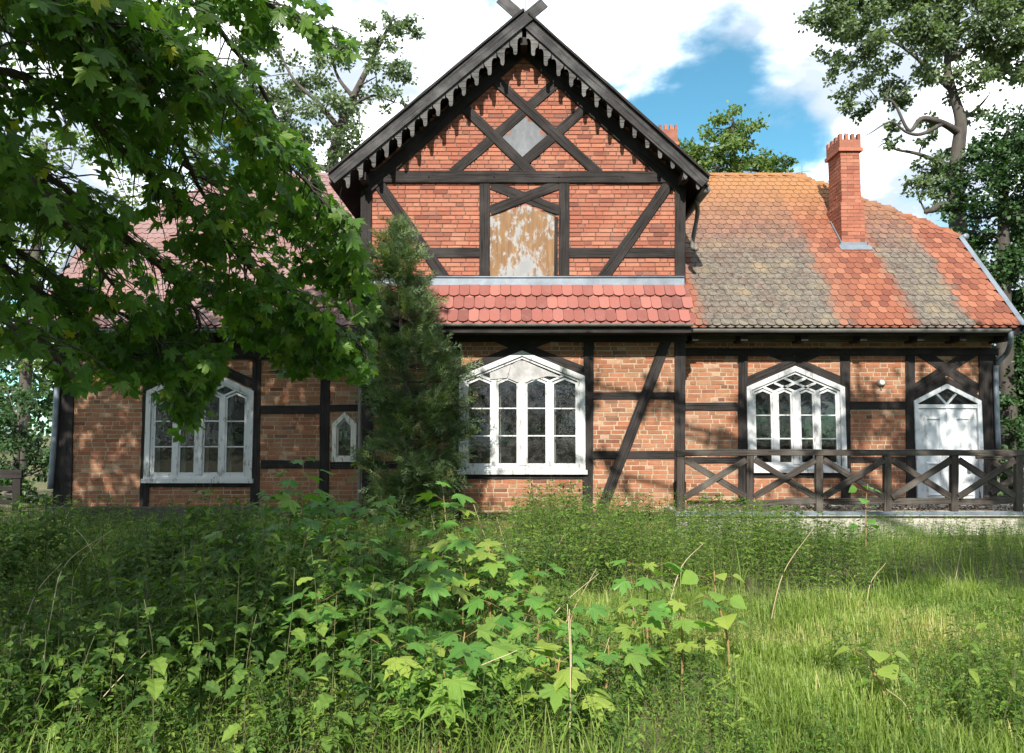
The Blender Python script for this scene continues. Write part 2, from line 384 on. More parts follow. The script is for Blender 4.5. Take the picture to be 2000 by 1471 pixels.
# ================================================================== GROUND
def build_ground():
    n = 150; xs = np.concatenate([np.linspace(-160, -14, 14, endpoint=False), np.linspace(-14, 14, 90), np.linspace(16, 160, 14)])
    ys = np.concatenate([np.linspace(-90, -15, 10, endpoint=False), np.linspace(-15, 3, 70), np.linspace(6, 220, 16)])
    X, Y = np.meshgrid(xs, ys); Z = ground_z(X, Y); V = np.stack([X, Y, Z], -1).reshape(-1, 3); nx = len(xs); T = []
    for j in range(len(ys) - 1):
        for i in range(nx - 1):
            a = j * nx + i; T += [(a, a + 1, a + nx), (a + 1, a + nx + 1, a + nx)]
    o = mobj('ground', tri_mesh('ground', V, T, 'soil', np.zeros(len(V)), True)); o['kind'] = 'structure'
build_ground()

# ================================================================== HOUSE
YB, YW = 0.0, 0.5                       # wall faces of the middle bay and of the two wings
house = empty('half_timbered_house', (P(1023, 1010, 0)[0], 0, 0))
tag(house, 'half-timbered red brick house with steep middle gable and tiled roof', 'house')
HX = house.location.x
def hchild(o, parent=house):            # meshes are made in world metres; keep them there under the Empty
    o.parent = parent; o.matrix_parent_inverse = Matrix.Translation((-HX, 0, 0)) if parent is house else Matrix.Identity(4)
    return o
COVER = {}                              # timbers per wall face, so that hidden bricks are left out
def timber(a, b, w, Y, parent=house, mat='timber_dark', name='timber_beam', depth=.14, proud=.022, wob=.005, wall=None, sub=8):
    """squared timber from a to b, both (X,Z), in the wall face Y"""
    a = np.array(a, float); b = np.array(b, float); L = np.linalg.norm(b - a); d = (b - a) / L
    sub = max(3, min(12, int(L / .3))); ch = .007
    prof = [(-w / 2, depth), (-w / 2, -proud + ch), (-w / 2 + ch, -proud), (w / 2 - ch, -proud), (w / 2, -proud + ch), (w / 2, depth)]
    V = []
    for i in range(sub + 1):
        e0, e1 = R.uniform(-wob, wob), R.uniform(-wob, wob); fy = R.uniform(-wob, wob) * .5
        for (z, y) in prof:
            V.append((L * i / sub, (y + fy) if y < .05 else y, z + (e0 if z < 0 else e1)))
    T = []; k = 6
    for i in range(sub):
        for j in range(k):
            p, q = i * k + j, i * k + (j + 1) % k; T += [(p, q, p + k), (q, q + k, p + k)]
    for base in (0, sub * k): T += [(base, base + j, base + j + 1) for j in range(1, k - 1)]
    o = mobj(name, fixn(tri_mesh(name, V, T, mat, np.full(len(V), .5))))
    o.location = (a[0], Y, a[1]); o.rotation_euler = (0, -math.atan2(d[1], d[0]), 0)
    if parent is not None: hchild(o, parent)
    if wall is not None: COVER.setdefault(wall, []).append((a, d, L, w / 2))
    return o
def S(Y): return (Y - CAM[1]) / F       # metres per photo pixel on the plane Y (near the axis)
def TP(x0, y0, x1, y1, wpx, Y, **k):
    pr = k.pop('proud', .022) + R.uniform(0, .004)
    return timber(XZ(x0, y0, Y), XZ(x1, y1, Y), wpx * S(Y), Y, proud=pr, **k)

# ---- masonry: every brick a box with worn corners
def brick_tpl(seed, worn):
    r = random.Random(seed); j = lambda s: r.uniform(-s, s); c = .06 if worn else .025
    c = .018 if worn else .012; V = []
    for y, k in ((0.0, 1 - c), (.12, 1.0), (1.0, 1.0)):
        for sx, sz in ((-.5, -.5), (.5, -.5), (.5, .5), (-.5, .5)):
            kk = k if y == 0 else 1
            V.append(((sx * (kk if y else 1 - c * .6)) + j(.012 if worn else .006), y + (j(.03) if worn else 0), sz * (kk if y else 1 - c * 2) + j(.05 if worn else .012)))
    T = [(0, 1, 2), (0, 2, 3)]
    for l in (0, 4):
        for i in range(4):
            a, b = l + i, l + (i + 1) % 4; T += [(a, a + 4, b), (b, a + 4, b + 4)]
    return np.array(V), np.array(T)
TPL_OLD = [brick_tpl(i, True) for i in range(10)]; TPL_RED = [brick_tpl(50 + i, False) for i in range(6)]
ACC_OLD, ACC_RED = Acc(), Acc()
BR_MESH = {}
NBRICK = [0]
def brick_mesh(kind, i, v):
    key = (kind, i, v)
    if key not in BR_MESH:
        tv, tt = (TPL_OLD if kind == 'old' else TPL_RED)[i]
        BR_MESH[key] = tri_mesh('brick', tv, tt, 'brick_old' if kind == 'old' else 'brick_red', np.full(len(tv), v))
    return BR_MESH[key]
def covered(wall, x0, x1, z0, z1):
    for (a, d, L, hw) in COVER.get(wall, []):
        ok = True
        for x, z in ((x0, z0), (x1, z0), (x0, z1), (x1, z1)):
            t = (x - a[0]) * d[0] + (z - a[1]) * d[1]; s = -(x - a[0]) * d[1] + (z - a[1]) * d[0]
            if t < -.005 or t > L + .005 or abs(s) > hw - .004: ok = False; break
        if ok: return True
    return False
def masonry(kind, wall, X0, X1, Z0, Z1, Y, keep, single=None, parent=None, ch=.0785, bl=.262):
    tp = TPL_OLD if kind == 'old' else TPL_RED; acc = ACC_OLD if kind == 'old' else ACC_RED
    mj, mh = (.019, .016) if kind == 'old' else (.017, .013); row = 0; z = Z0
    while z < Z1:
        h = ch - mh; x = X0 - bl * R.random(); header = 0
        while x < X1:
            L = bl * (.5 if R.random() < (.34 if kind == 'old' else .25) else 1) * R.uniform(.94, 1.04)
            xa, xb = x, x + L - mj; x += L; cx, cz = (xa + xb) / 2, z + h / 2
            if xb < X0 + .03 or xa > X1 - .03: continue
            xa, xb = max(xa, X0), min(xb, X1); cx = (xa + xb) / 2
            if not keep(cx, cz) or covered(wall, xa, xb, z, z + h): continue
            i = R.randrange(len(tp)); v = min(1, max(0, R.gauss(.5, .25))); fy = R.uniform(-.0035, .003) if kind == 'old' else R.uniform(-.002, .003)
            jz = R.uniform(-.004, .004) if kind == 'old' else R.uniform(-.0015, .0015); tl = R.uniform(-.012, .012) if kind == 'old' else 0
            if single is not None and NBRICK[0] < 300 and single(cx, cz):
                NBRICK[0] += 1
                o = mobj('brick', brick_mesh(kind, i, round(v * 8) / 8)); o.location = (cx, Y + fy, cz + jz); o.scale = (xb - xa, .06, h); o.rotation_euler = (0, tl, 0)
                hchild(o, parent); continue
            tv, tt = tp[i]; V = tv * np.array([xb - xa, .06, h]); c, s = cos(tl), sin(tl)
            V = np.stack([V[:, 0] * c + V[:, 2] * s + cx, V[:, 1] + Y + fy, -V[:, 0] * s + V[:, 2] * c + cz + jz], 1)
            acc.add(V, tt, v)
        z += ch; row += 1

def pent_poly(px):      # five pixel corners -> list
    return px
def wall_sheet(name, poly_list, Y, mat, thick=.22, rec=.006):
    a = Acc()
    for poly in poly_list:
        V, T = prism(poly, Y + rec, Y + thick); a.add(V, T)
    o = mobj(name, fixn(a.mesh(name, mat))); return hchild(o)

# ---- openings (X0,X1,Z0,Zs,Za) measured on their walls
def opening(Y, xl, xr, yb, ys, ya):
    a, b = P(xl, ys, Y), P(xr, ys, Y)
    return (a[0], b[0], P((xl + xr) / 2, yb, Y)[2], a[2], P((xl + xr) / 2, ya, Y)[2])
W1 = opening(YW, 288, 497, 941, 764, 718)
W2 = opening(YB, 897, 1142, 924, 735, 685)
W3 = opening(YW, 1457, 1648, 921, 756, 715)
W0 = opening(YW, 650, 697, 902, 828, 805)
DR = opening(YW, 1783, 1914, 981, 783, 750)
def inside(op, x, z, m=0.0):
    X0, X1, Z0, Zs, Za = op
    if x < X0 - m or x > X1 + m or z < Z0 - m: return False
    xc = (X0 + X1) / 2; return z < Za + m - (Za - Zs) * abs(x - xc) / ((X1 - X0) / 2)
def wall_polys(XA, XB, ZA, ZB, ops):
    out, x = [], XA
    for (X0, X1, Z0, Zs, Za) in sorted(ops):
        out.append([(x, ZA), (X0, ZA), (X0, ZB), (x, ZB)])
        if Z0 > ZA + .01: out.append([(X0, ZA), (X1, ZA), (X1, Z0), (X0, Z0)])
        xc = (X0 + X1) / 2
        out.append([(X0, Zs), (xc, Za), (xc, ZB), (X0, ZB)]); out.append([(xc, Za), (X1, Zs), (X1, ZB), (xc, ZB)]); x = X1
    out.append([(x, ZA), (XB, ZA), (XB, ZB), (x, ZB)]); return out

XBL, XBR = XZ(707, 800, YB)[0], XZ(1338, 800, YB)[0]         # bay corners
XWL, XWR = XZ(108, 850, YW)[0], XZ(1943, 850, YW)[0]         # outer corners of the wings
ZWB = XZ(1000, 1016, YW)[1]; ZWT = XZ(1000, 655, YW)[1]      # wing wall foot and head
ZBB = XZ(1000, 1014, YB)[1]; ZBT = XZ(1000, 645, YB)[1]
ZG0 = XZ(1000, 552, YB)[1]                                   # foot of the gable wall above the pent roof

# ---- timbers, left wing
k = dict(wall='wl')
TP(122, 1012, 129, 680, 36, YW, name='timber_post', proud=.03, **k)
TP(281, 1010, 291, 690, 18, YW, name='timber_post', **k)
TP(497, 1010, 502, 690, 17, YW, name='timber_post', **k)
TP(632, 1010, 636, 690, 19, YW, name='timber_post', **k)
TP(103, 690, 712, 690, 25, YW, proud=.034, **k)
TP(106, 1013, 712, 1013, 12, YW, proud=.034, name='sill_beam', **k)
TP(290, 946, 490, 946, 11, YW, proud=.016, **k)
TP(510, 800, 625, 800, 16, YW, proud=.016, **k); TP(510, 907, 625, 907, 16, YW, proud=.016, **k)
TP(645, 797, 712, 797, 13, YW, proud=.016, **k); TP(645, 909, 712, 909, 14, YW, proud=.016, **k)
TP(288, 752, 470, 672, 18, YW, name='brace', proud=.012, **k); TP(500, 752, 318, 672, 18, YW, name='brace', proud=.008, **k)
# ---- right wing
k = dict(wall='wr')
TP(1451, 990, 1451, 690, 18, YW, name='timber_post', **k)
TP(1652, 990, 1650, 690, 19, YW, name='timber_post', **k)
TP(1779, 990, 1777, 690, 18, YW, name='timber_post', **k)
TP(1930, 990, 1927, 680, 33, YW, name='timber_post', proud=.03, **k)
TP(1326, 688, 1948, 688, 15, YW, proud=.034, **k)
TP(1326, 986, 1780, 986, 9, YW, proud=.034, name='sill_beam', **k)
TP(1326, 794, 1442, 794, 16, YW, proud=.016, **k); TP(1326, 899, 1442, 899, 12, YW, proud=.016, **k)
TP(1661, 792, 1768, 792, 15, YW, proud=.016, **k); TP(1661, 898, 1768, 898, 11, YW, proud=.016, **k)
TP(1460, 927, 1645, 927, 12, YW, proud=.016, **k)
TP(1454, 748, 1600, 686, 18, YW, name='brace', proud=.012, **k); TP(1650, 748, 1504, 686, 18, YW, name='brace', proud=.008, **k)
TP(1785, 762, 1900, 688, 20, YW, name='brace', proud=.014, **k); TP(1912, 762, 1797, 688, 20, YW, name='brace', proud=.009, **k)
TP(1784, 782, 1850, 744, 20, YW, name='brace', proud=.004, **k); TP(1912, 782, 1846, 744, 20, YW, name='brace', proud=.002, **k)
# ---- middle bay
k = dict(wall='bay')
TP(718, 1002, 718, 660, 21, YB, name='timber_post', proud=.03, **k)
TP(890, 1000, 891, 664, 19, YB, name='timber_post', **k)
TP(1147, 1000, 1150, 664, 20, YB, name='timber_post', **k)
TP(1327, 1000, 1328, 664, 21, YB, name='timber_post', proud=.03, **k)
TP(705, 659, 1340, 659, 19, YB, proud=.036, **k)
TP(705, 1007, 1340, 1007, 13, YB, proud=.036, name='sill_beam', **k)
TP(900, 930, 1138, 930, 11, YB, proud=.016, **k)
TP(898, 727, 1082, 655, 20, YB, name='brace', proud=.012, **k); TP(1143, 727, 959, 655, 20, YB, name='brace', proud=.008, **k)
TP(1159, 773, 1318, 773, 14, YB, proud=.014, **k); TP(1159, 889, 1318, 889, 16, YB, proud=.014, **k)
TP(1172, 1002, 1302, 664, 20, YB, name='brace', proud=.026, **k)
TP(728, 797, 882, 797, 13, YB, proud=.014, **k); TP(728, 908, 882, 908, 14, YB, proud=.014, **k)
# ---- gable
k = dict(wall='gab')
TP(716, 552, 716, 352, 22, YB, name='timber_post', proud=.034, **k)
TP(1328, 552, 1328, 352, 21, YB, name='timber_post', proud=.034, **k)
TP(722, 346, 1322, 347, 24, YB, proud=.045, name='tie_beam', **k)
TP(946, 550, 947, 357, 21, YB, name='timber_post', **k); TP(1101, 550, 1102, 357, 21, YB, name='timber_post', **k)
TP(727, 494, 937, 494, 20, YB, proud=.014, **k); TP(1111, 494, 1319, 494, 20, YB, proud=.014, **k)
TP(735, 352, 870, 546, 22, YB, name='brace', proud=.028, **k); TP(1309, 356, 1176, 546, 22, YB, name='brace', proud=.028, **k)
TP(957, 412, 1090, 361, 20, YB, name='brace', proud=.022, **k); TP(1093, 412, 960, 361, 20, YB, name='brace', proud=.014, **k)
TP(952, 143, 1170, 340, 20, YB, name='brace', proud=.030, **k); TP(1104, 147, 884, 338, 20, YB, name='brace', proud=.018, **k)
TP(892, 196, 1040, 340, 20, YB, name='brace', proud=.030, **k); TP(1158, 198, 1000, 338, 20, YB, name='brace', proud=.018, **k)
# inner rafters against the wall
TP(712, 372, 1023, 96, 26, YB, name='rafter', proud=.05, **k); TP(1334, 372, 1023, 96, 26, YB, name='rafter', proud=.047, **k)
for xp in (765, 838, 965, 1091, 1215):
    p = P(xp, 347, YB); hchild(tube_obj('timber_peg', [(p[0], -.062, p[2]), (p[0], -.03, p[2])], .014, 'timber_dark', None, 6))

# ---- walls behind the bricks
wl = wall_sheet('wing_wall', wall_polys(XWL, XBL + .05, ZWB, ZWT, [W1, W0]), YW, 'mortar')
wr = wall_sheet('wing_wall', wall_polys(XBR - .05, XWR, ZWB, ZWT, [W3, DR]), YW, 'mortar')
bw = wall_sheet('bay_wall', wall_polys(XBL, XBR, ZBB, ZBT, [W2]), YB, 'mortar')
APX = XZ(1023, 72, YB); GL, GR_ = XZ(706, 345, YB), XZ(1338, 345, YB)
HT = [XZ(957, 552, YB), XZ(1083, 552, YB), XZ(1083, 424, YB), XZ(1027, 400, YB), XZ(957, 424, YB)]
gw = wall_sheet('gable_wall', [[(XBL, ZBT - .1), (XBR, ZBT - .1), (XBR, GR_[1]), (APX[0], APX[1]), (XBL, GL[1])]], YB, 'mortar_dark', rec=.014)
# side, back and inner shell of the building
sh = Acc(); YBK = 6.2
for b in ((XWL, XWL + .2, YW + .225, YBK, ZWB, ZWT + .25), (XWR - .2, XWR, YW + .225, YBK, ZWB, ZWT + .25), (XWL, XWR, YBK, YBK + .2, ZWB, ZWT + .25),
          (XBL, XBL + .18, .225, YW + .02, ZBB, ZBT), (XBR - .18, XBR, .225, YW + .02, ZBB, ZBT)):
    sh.add(*box(*b))
hchild(sh.build('side_wall', 'interior'))
hchild(box_obj('floor', (XWL + .02, XWR - .02, .24, YBK, ZWB - .1, ZWB + .25), 'interior'))
hchild(box_obj('ceiling', (XWL + .02, XWR - .02, .3, YBK, ZWT - .12, ZWT - .02), 'interior'))

# ---- bricks
def keep_w(ops):
    return lambda x, z: not any(inside(o, x, z, .01) for o in ops)
ZTR = XZ(1000, 657, YW)[1]
masonry('old', 'bay', XBL, XBR, ZBB, ZBT, YB, keep_w([W2]), single=lambda x, z: x > XZ(1158, 800, 0)[0] or (x > XZ(905, 800, 0)[0] and z < W2[2]), parent=bw)
masonry('old', 'wl', XWL, XBL + .02, ZWB, ZTR, YW, keep_w([W1, W0]))
masonry('old', 'wr', XBR - .02, XWR, ZWB + .2, ZTR, YW, keep_w([W3, DR]))
def gline(x): return APX[1] - (APX[1] - GL[1]) * abs(x - APX[0]) / ((XBR - XBL) / 2)
dc = XZ(1027, 272, YB); dr = 42 * S(0)
def keep_g(x, z):
    if z > gline(x) - .05: return False
    if abs(x - dc[0]) + abs(z - dc[1]) < dr * 1.3: return False
    if HT[0][0] < x < HT[1][0] and z < HT[2][1] + .1: return False
    return True
masonry('red', 'gab', XBL, XBR, ZG0 - .1, APX[1], YB, keep_g)
bo = hchild(ACC_OLD.build('brickwork', 'brick_old')); bo['kind'] = 'stuff'
ro = hchild(ACC_RED.build('brickwork', 'brick_red')); ro['kind'] = 'stuff'
# gable hatch and diamond vent
hchild(prism_obj('hatch', [(x, z) for x, z in HT], -.004, .012, 'hatch_board'))
for a, b in ((1086, 1086),):
    TP(a, 550, b, 424, 7, YB, name='hatch_jamb', proud=.012)
hchild(prism_obj('vent_panel', [(dc[0], dc[1] - dr * 1.2), (dc[0] + dr * 1.22, dc[1]), (dc[0], dc[1] + dr * 1.2), (dc[0] - dr * 1.22, dc[1])], .002, .012, 'vent_panel'))
# plinth with air vent, left and middle
hchild(box_obj('plinth', (XBL + .01, XBR - .01, .012, .25, -.35, ZBB), 'plinth'))
hchild(box_obj('plinth', (XWL + .01, XBL - .01, YW + .012, YW + .25, -.35, ZWB), 'plinth'))
p = P(1115, 1021, 0); hchild(box_obj('air_vent', (p[0] - .045, p[0] + .045, -.004, .02, p[2] - .06, p[2] + .06), 'interior'))
p = P(1380, 970, YW); hchild(box_obj('air_vent', (p[0] - .06, p[0] + .06, YW - .014, YW + .02, p[2] - .03, p[2] + .03), 'zinc_dull'))

# ---- windows
def inset(op, d):
    X0, X1, Z0, Zs, Za = op; xc = (X0 + X1) / 2; m = (Za - Zs) / ((X1 - X0) / 2); q = d * math.sqrt(1 + m * m)
    return (X0 + d, X1 - d, Z0 + d, Za - q - m * ((X1 - X0) / 2 - d), Za - q)
def pent(op): X0, X1, Z0, Zs, Za = op; return [(X0, Z0), (X1, Z0), (X1, Zs), ((X0 + X1) / 2, Za), (X0, Zs)]
def ring(op_out, op_in, y0, y1):
    a, b = pent(op_out), pent(op_in); n = 5
    V = [(x, y0, z) for x, z in a] + [(x, y0, z) for x, z in b] + [(x, y1, z) for x, z in a] + [(x, y1, z) for x, z in b]; T = []
    for i in range(n):
        j = (i + 1) % n
        for p_, q_, r_, s_ in ((i, j, n + j, n + i), (2 * n + j, 2 * n + i, 3 * n + i, 3 * n + j), (i, 2 * n + i, 2 * n + j, j), (n + j, 3 * n + j, 3 * n + i, n + i)):
            T += [(p_, q_, r_), (p_, r_, s_)]
    return np.array(V, float), np.array(T)
def sub_mesh(name, V, T, mat, parent, smooth=False):
    o = mobj(name, fixn(tri_mesh(name, V, T, mat, np.full(len(V), R.random()), smooth)), parent); return o
def bar(a, b, w, y0, y1):
    a = np.array(a, float); b = np.array(b, float); d = (b - a) / np.linalg.norm(b - a); nrm = np.array([-d[1], d[0]]) * w / 2
    return prism([tuple(a - nrm), tuple(b - nrm), tuple(b + nrm), tuple(a + nrm)], y0, y1)
def arched_window(op, Y, boarded=False, name='window', inner=True):
    win = empty(name, ((op[0] + op[1]) / 2, Y, op[2])); hchild(win)
    wl_ = win.matrix_parent_inverse
    base = Vector(((op[0] + op[1]) / 2 , Y, op[2]))
    def put(nm, V, T, mat='white_paint'):
        o = sub_mesh(nm, V, T, mat, win); o.matrix_parent_inverse = Matrix.Translation(-base); return o
    f = .09; i1 = inset(op, f); put('frame', *ring(op, i1, Y - .05, Y + .10))
    i2 = inset(op, f + .045); V, T = ring(i1, i2, Y - .018, Y + .09); put('frame', V, T)
    X0, X1, Z0, _, Za = i2; W = X1 - X0; xc = (X0 + X1) / 2; m = (op[4] - op[3]) / ((op[1] - op[0]) / 2)
    z0 = Za - m * W / 2; d = W / 4; yb = Y - .004
    put('sill', *box(op[0] - .03, op[1] + .03, Y - .085, Y + .02, op[2] - .02, op[2] + .055))
    mull = [xc - d, xc, xc + d]
    for x, wd in zip(mull, (.085, .125, .085)):
        put('mullion', *box(x - wd / 2, x + wd / 2, Y - .024 - (wd > .1) * .01, Y + .08, Z0, z0 + .01))
    edges = [X0] + mull + [X1]; hw = [0, .042, .062, .042, 0]
    # tracery: every line parallel to the arch through a mullion head
    def arch_hit(x, s):                  # where the line from (x,z0) with slope s*m meets the arch
        # right-going: z0+m(t-x) = Za-m(t-xc)
        if s > 0: t = (Za - z0 + m * (x + xc)) / (2 * m); return (t, z0 + m * (t - x))
        t = (z0 - Za + m * (x + xc)) / (2 * m); return (t, z0 + m * (x - t))
    for n_, x in enumerate(mull):
        for s in (-1, 1):
            q = arch_hit(x, s)
            a_ = (x, z0)
            if boarded and abs(q[0] - x) > d * .7: q = (x + (q[0] - x) * (.5 * d / abs(q[0] - x)), z0 + m * .5 * d)
            put('tracery_bar', *bar(a_, q, .045 - .004 * n_, Y - .012 - .002 * n_ - .001 * s, Y + .03))
    # panes of the tracery
    av = [z0 - m * d, z0, z0 + m * d, Za + m * xc - m * xc]
    def cell(a0, a1, b0, b1):
        c = [(a0, b0), (a0, b1), (a1, b1), (a1, b0)]; return [(xc + (b - a) / (2 * m), (a + b) / 2) for a, b in c]
    A0, A1, A2, A3 = z0 - m * d, z0, z0 + m * d, Za
    cells = [(A2, A3, A2, A3), (A2, A3, A1, A2), (A1, A2, A2, A3), (A1, A2, A1, A2), (A2, A3, A0, A1), (A0, A1, A2, A3)]
    for n_, c in enumerate(cells):
        if boarded and n_ < 4: continue
        put('pane', *prism(cell(*c), Y + .012, Y + .016), 'glass')
    if boarded:
        q = inset(i2, .0); hx = W / 2
        L_ = [(xc - .44 * hx * 1.32, z0 + .03), (xc - .27 * hx, z0 + .06), (xc - .2 * hx, Za - .10), (xc - .58 * hx, Za - m * .58 * hx - .02)]
        put('board', *prism(L_, Y - .030, Y - .022), 'vent_board')
        C_ = [(xc - .26 * hx, z0 + .055), (xc - .08 * hx, z0 - .02), (xc + .08 * hx, z0 - .02), (xc + .2 * hx, z0 + .04), (xc + .06 * hx, Za - .04), (xc - .05 * hx, Za - .03), (xc - .2 * hx, Za - .11)]
        put('board', *prism(C_, Y - .038, Y - .0305), 'vent_board')
        D_ = [(xc + .19 * hx, z0 + .02), (xc + .45 * hx, z0 + .09), (xc + .72 * hx, Za - m * .72 * hx - .04), (xc + .07 * hx, Za - .05)]
        put('board', *prism(D_, Y - .030, Y - .022), 'vent_board')
    for i in range(4):
        xa, xb = edges[i] + hw[i], edges[i + 1] - hw[i + 1]; fl = .034; xm = (xa + xb) / 2
        hh = m * (xb - xa) / 2; zs_ = z0 + m * max(hw[i], hw[i + 1]) * .6 - .015
        o_ = (xa, xb, Z0, zs_ - .02, zs_ - .02 + hh); n_ = inset(o_, fl)
        cas = put('casement', *ring(o_, n_, Y - .008 - .001 * i, Y + .045))
        zb, zt = n_[2], n_[3]; th = (zt - zb)
        rows = [zb, zb + th * .345, zb + th * .69]
        for r_ in rows[1:]:
            put('glazing_bar', *box(n_[0], n_[1], Y - .006, Y + .03, r_ - .011, r_ + .011))
        for q in range(2):
            put('pane', *prism([(n_[0], rows[q]), (n_[1], rows[q]), (n_[1], rows[q + 1]), (n_[0], rows[q + 1])], Y + .014, Y + .018), 'glass')
        put('pane', *prism([(n_[0], rows[2]), (n_[1], rows[2]), (n_[1], n_[3]), ((n_[0] + n_[1]) / 2, n_[4]), (n_[0], n_[3])], Y + .014, Y + .018), 'glass')
        if inner:
            put('inner_casement', *box(o_[0] - .03, o_[0] + .055 + .02 * (i % 2), Y + .13, Y + .17, o_[2], o_[3] + .04), 'worn_paint')
    put('window_board', *box(op[0], op[1], Y + .10, Y + .30, op[2], op[2] + .1), 'worn_paint')
    return win
mat_simple('vent_board', (.26, .26, .265), (.40, .40, .41), 5, .8, .006)
arched_window(W1, YW); arched_window(W2, YB, True); arched_window(W3, YW)
# narrow window beside the bay
win = empty('window', ((W0[0] + W0[1]) / 2, YW, W0[2])); hchild(win); base = Vector(win.location)
for nm, VT, mt in (('frame', ring(W0, inset(W0, .075), YW - .04, YW + .1), 'worn_paint'), ('casement', ring(inset(W0, .076), inset(W0, .11), YW - .005, YW + .05), 'worn_paint'),
                   ('pane', prism(pent(inset(W0, .1)), YW + .014, YW + .018), 'glass')):
    o = sub_mesh(nm, *VT, mt, win); o.matrix_parent_inverse = Matrix.Translation(-base)

# ---- door
def build_door(op, Y):
    dr_ = empty('door', ((op[0] + op[1]) / 2, Y, op[2])); hchild(dr_); base = Vector(dr_.location)
    def put(nm, V, T, mat='door_paint'):
        o = sub_mesh(nm, V, T, mat, dr_); o.matrix_parent_inverse = Matrix.Translation(-base); return o
    i1 = inset(op, .075); X0, X1, Z0, Zs, Za = i1; Z0 = op[2]; xc = (X0 + X1) / 2
    put('frame', *ring(op, (X0, X1, op[2] + .001, Zs, Za), Y - .05, Y + .08))
    zt = Zs - .02; put('transom', *box(X0, X1, Y - .03, Y + .06, zt - .07, zt))
    m = (Za - Zs) / ((X1 - X0) / 2)
    for s in (-1, 1):
        x1 = xc + s * (X1 - X0) * .17; put('fanlight_bar', *bar((xc, zt), (x1, Za - m * abs(x1 - xc)), .035 - .003 * s, Y - .014 - .002 * s, Y + .03))
    put('pane', *prism([(X0, zt), (X1, zt), (X1, Zs), (xc, Za), (X0, Zs)], Y + .012, Y + .016), 'glass')
    ztop = zt - .075
    for s in (-1, 1):
        xa, xb = (X0 + .004, xc - .004) if s < 0 else (xc + .004, X1 - .004)
        lf = put('door_leaf', *box(xa, xb, Y + .0, Y + .045, Z0 + .015, ztop))
        wd = xb - xa; H = ztop - Z0
        for (za, zb) in ((.52, .91), (.06, .43)):
            a_, b_ = Z0 + H * za, Z0 + H * zb; fx = .11
            ro_ = [(xa + fx, a_), (xb - fx, a_), (xb - fx, b_), (xa + fx, b_)]; g = .028
            ri_ = [(xa + fx + g, a_ + g), (xb - fx - g, a_ + g), (xb - fx - g, b_ - g), (xa + fx + g, b_ - g)]
            n = 4; V = [(x, Y - .001, z) for x, z in ro_] + [(x, Y - .030, z) for x, z in ri_] + [(x, Y - .030, z) for x, z in [(x + (.012 if x < (xa + xb) / 2 else -.012), z + (.012 if z < (a_ + b_) / 2 else -.012)) for x, z in ri_]]
            V += [(x, Y - .004, z) for x, z in [(x + (.03 if x < (xa + xb) / 2 else -.03), z + (.03 if z < (a_ + b_) / 2 else -.03)) for x, z in ri_]]
            T = []
            for l in (0, 4, 8):
                for i in range(4):
                    a0, b0 = l + i, l + (i + 1) % 4; T += [(a0, b0, b0 + 4), (a0, b0 + 4, a0 + 4)]
            T += [(12, 13, 14), (12, 14, 15)]
            put('door_panel', np.array(V), np.array(T))
    put('cover_strip', *box(xc - .018, xc + .018, Y - .014, Y - .001, Z0 + .02, ztop))
    zk = Z0 + (ztop - Z0) * .47; V, T = tube([(xc - .03, Y - .06, zk), (xc - .03, Y - .012, zk)], [.022, .012], 8); put('door_knob', V, T, 'zinc_dull')
    put('threshold', *box(op[0], op[1], Y - .1, Y + .05, op[2] - .05, op[2]), 'concrete')
build_door(DR, YW)
# ================================================================== ROOFS
SL = 1.13; PHI = math.atan(SL)                         # main roof pitch
YE = -0.06; ZE = P(1700, 641, YE)[2]                   # eave line
def RP(px, py):                                        # pixel -> main roof plane
    d = ray(px, py); t = (ZE + SL * (CAM[1] - YE) - CAM[2]) / (d[2] - SL * d[1]); return CAM + d * t
rdg = RP(1500, 347); YR, ZR = rdg[1], rdg[2]
XVR = RP(1994, 636)[0]; hipR = RP(1879, 466); XHR = RP(1555, 347)[0]
XC = XZ(1023, 600, 0)[0]; XVL = 2 * XC - XVR; XHL = 2 * XC - XHR
YH, ZH = hipR[1], hipR[2]
roof = empty('roof', (0, 0, 0)); hchild(roof)
roof.matrix_parent_inverse = Matrix.Translation((-HX, 0, 0))
def rchild(o): o.parent = roof; return o
YRB = 2 * YR - YE
def slab(name, quad, th, mat, parent=None):
    q = [Vector(p) for p in quad]; n = (q[1] - q[0]).cross(q[2] - q[0]).normalized() * th; k = len(q)
    V = [tuple(p) for p in q] + [tuple(p - n) for p in q]; T = [(0, i, i + 1) for i in range(1, k - 1)] + [(k, k + i + 1, k + i) for i in range(1, k - 1)]
    for i in range(k):
        j = (i + 1) % k; T += [(i, i + k, j), (j, i + k, j + k)]
    o = mobj(name, fixn(tri_mesh(name, V, T, mat, np.full(2 * k, .5)))); return rchild(o) if parent is None else hchild(o, parent)
e = .03
slab('roof_deck', [(XVL, YE + e, ZE), (XVR, YE + e, ZE), (XVR, YH, ZH - e), (XHR, YR, ZR - e), (XHL, YR, ZR - e), (XVL, YH, ZH - e)], .09, 'timber_dark')
slab('roof_deck', [(XVR, YRB - e, ZE), (XVL, YRB - e, ZE), (XVL, 2 * YR - YH, ZH), (XHL, YR, ZR - e), (XHR, YR, ZR - e), (XVR, 2 * YR - YH, ZH)], .09, 'roof_tile')
slab('hip_deck', [(XVR + .02, YH, ZH - .02), (XVR + .02, 2 * YR - YH, ZH - .02), (XHR, YR, ZR - .01)], .07, 'roof_tile')
slab('hip_deck', [(XVL - .02, 2 * YR - YH, ZH - .02), (XVL - .02, YH, ZH - .02), (XHL, YR, ZR - .01)], .07, 'roof_tile')
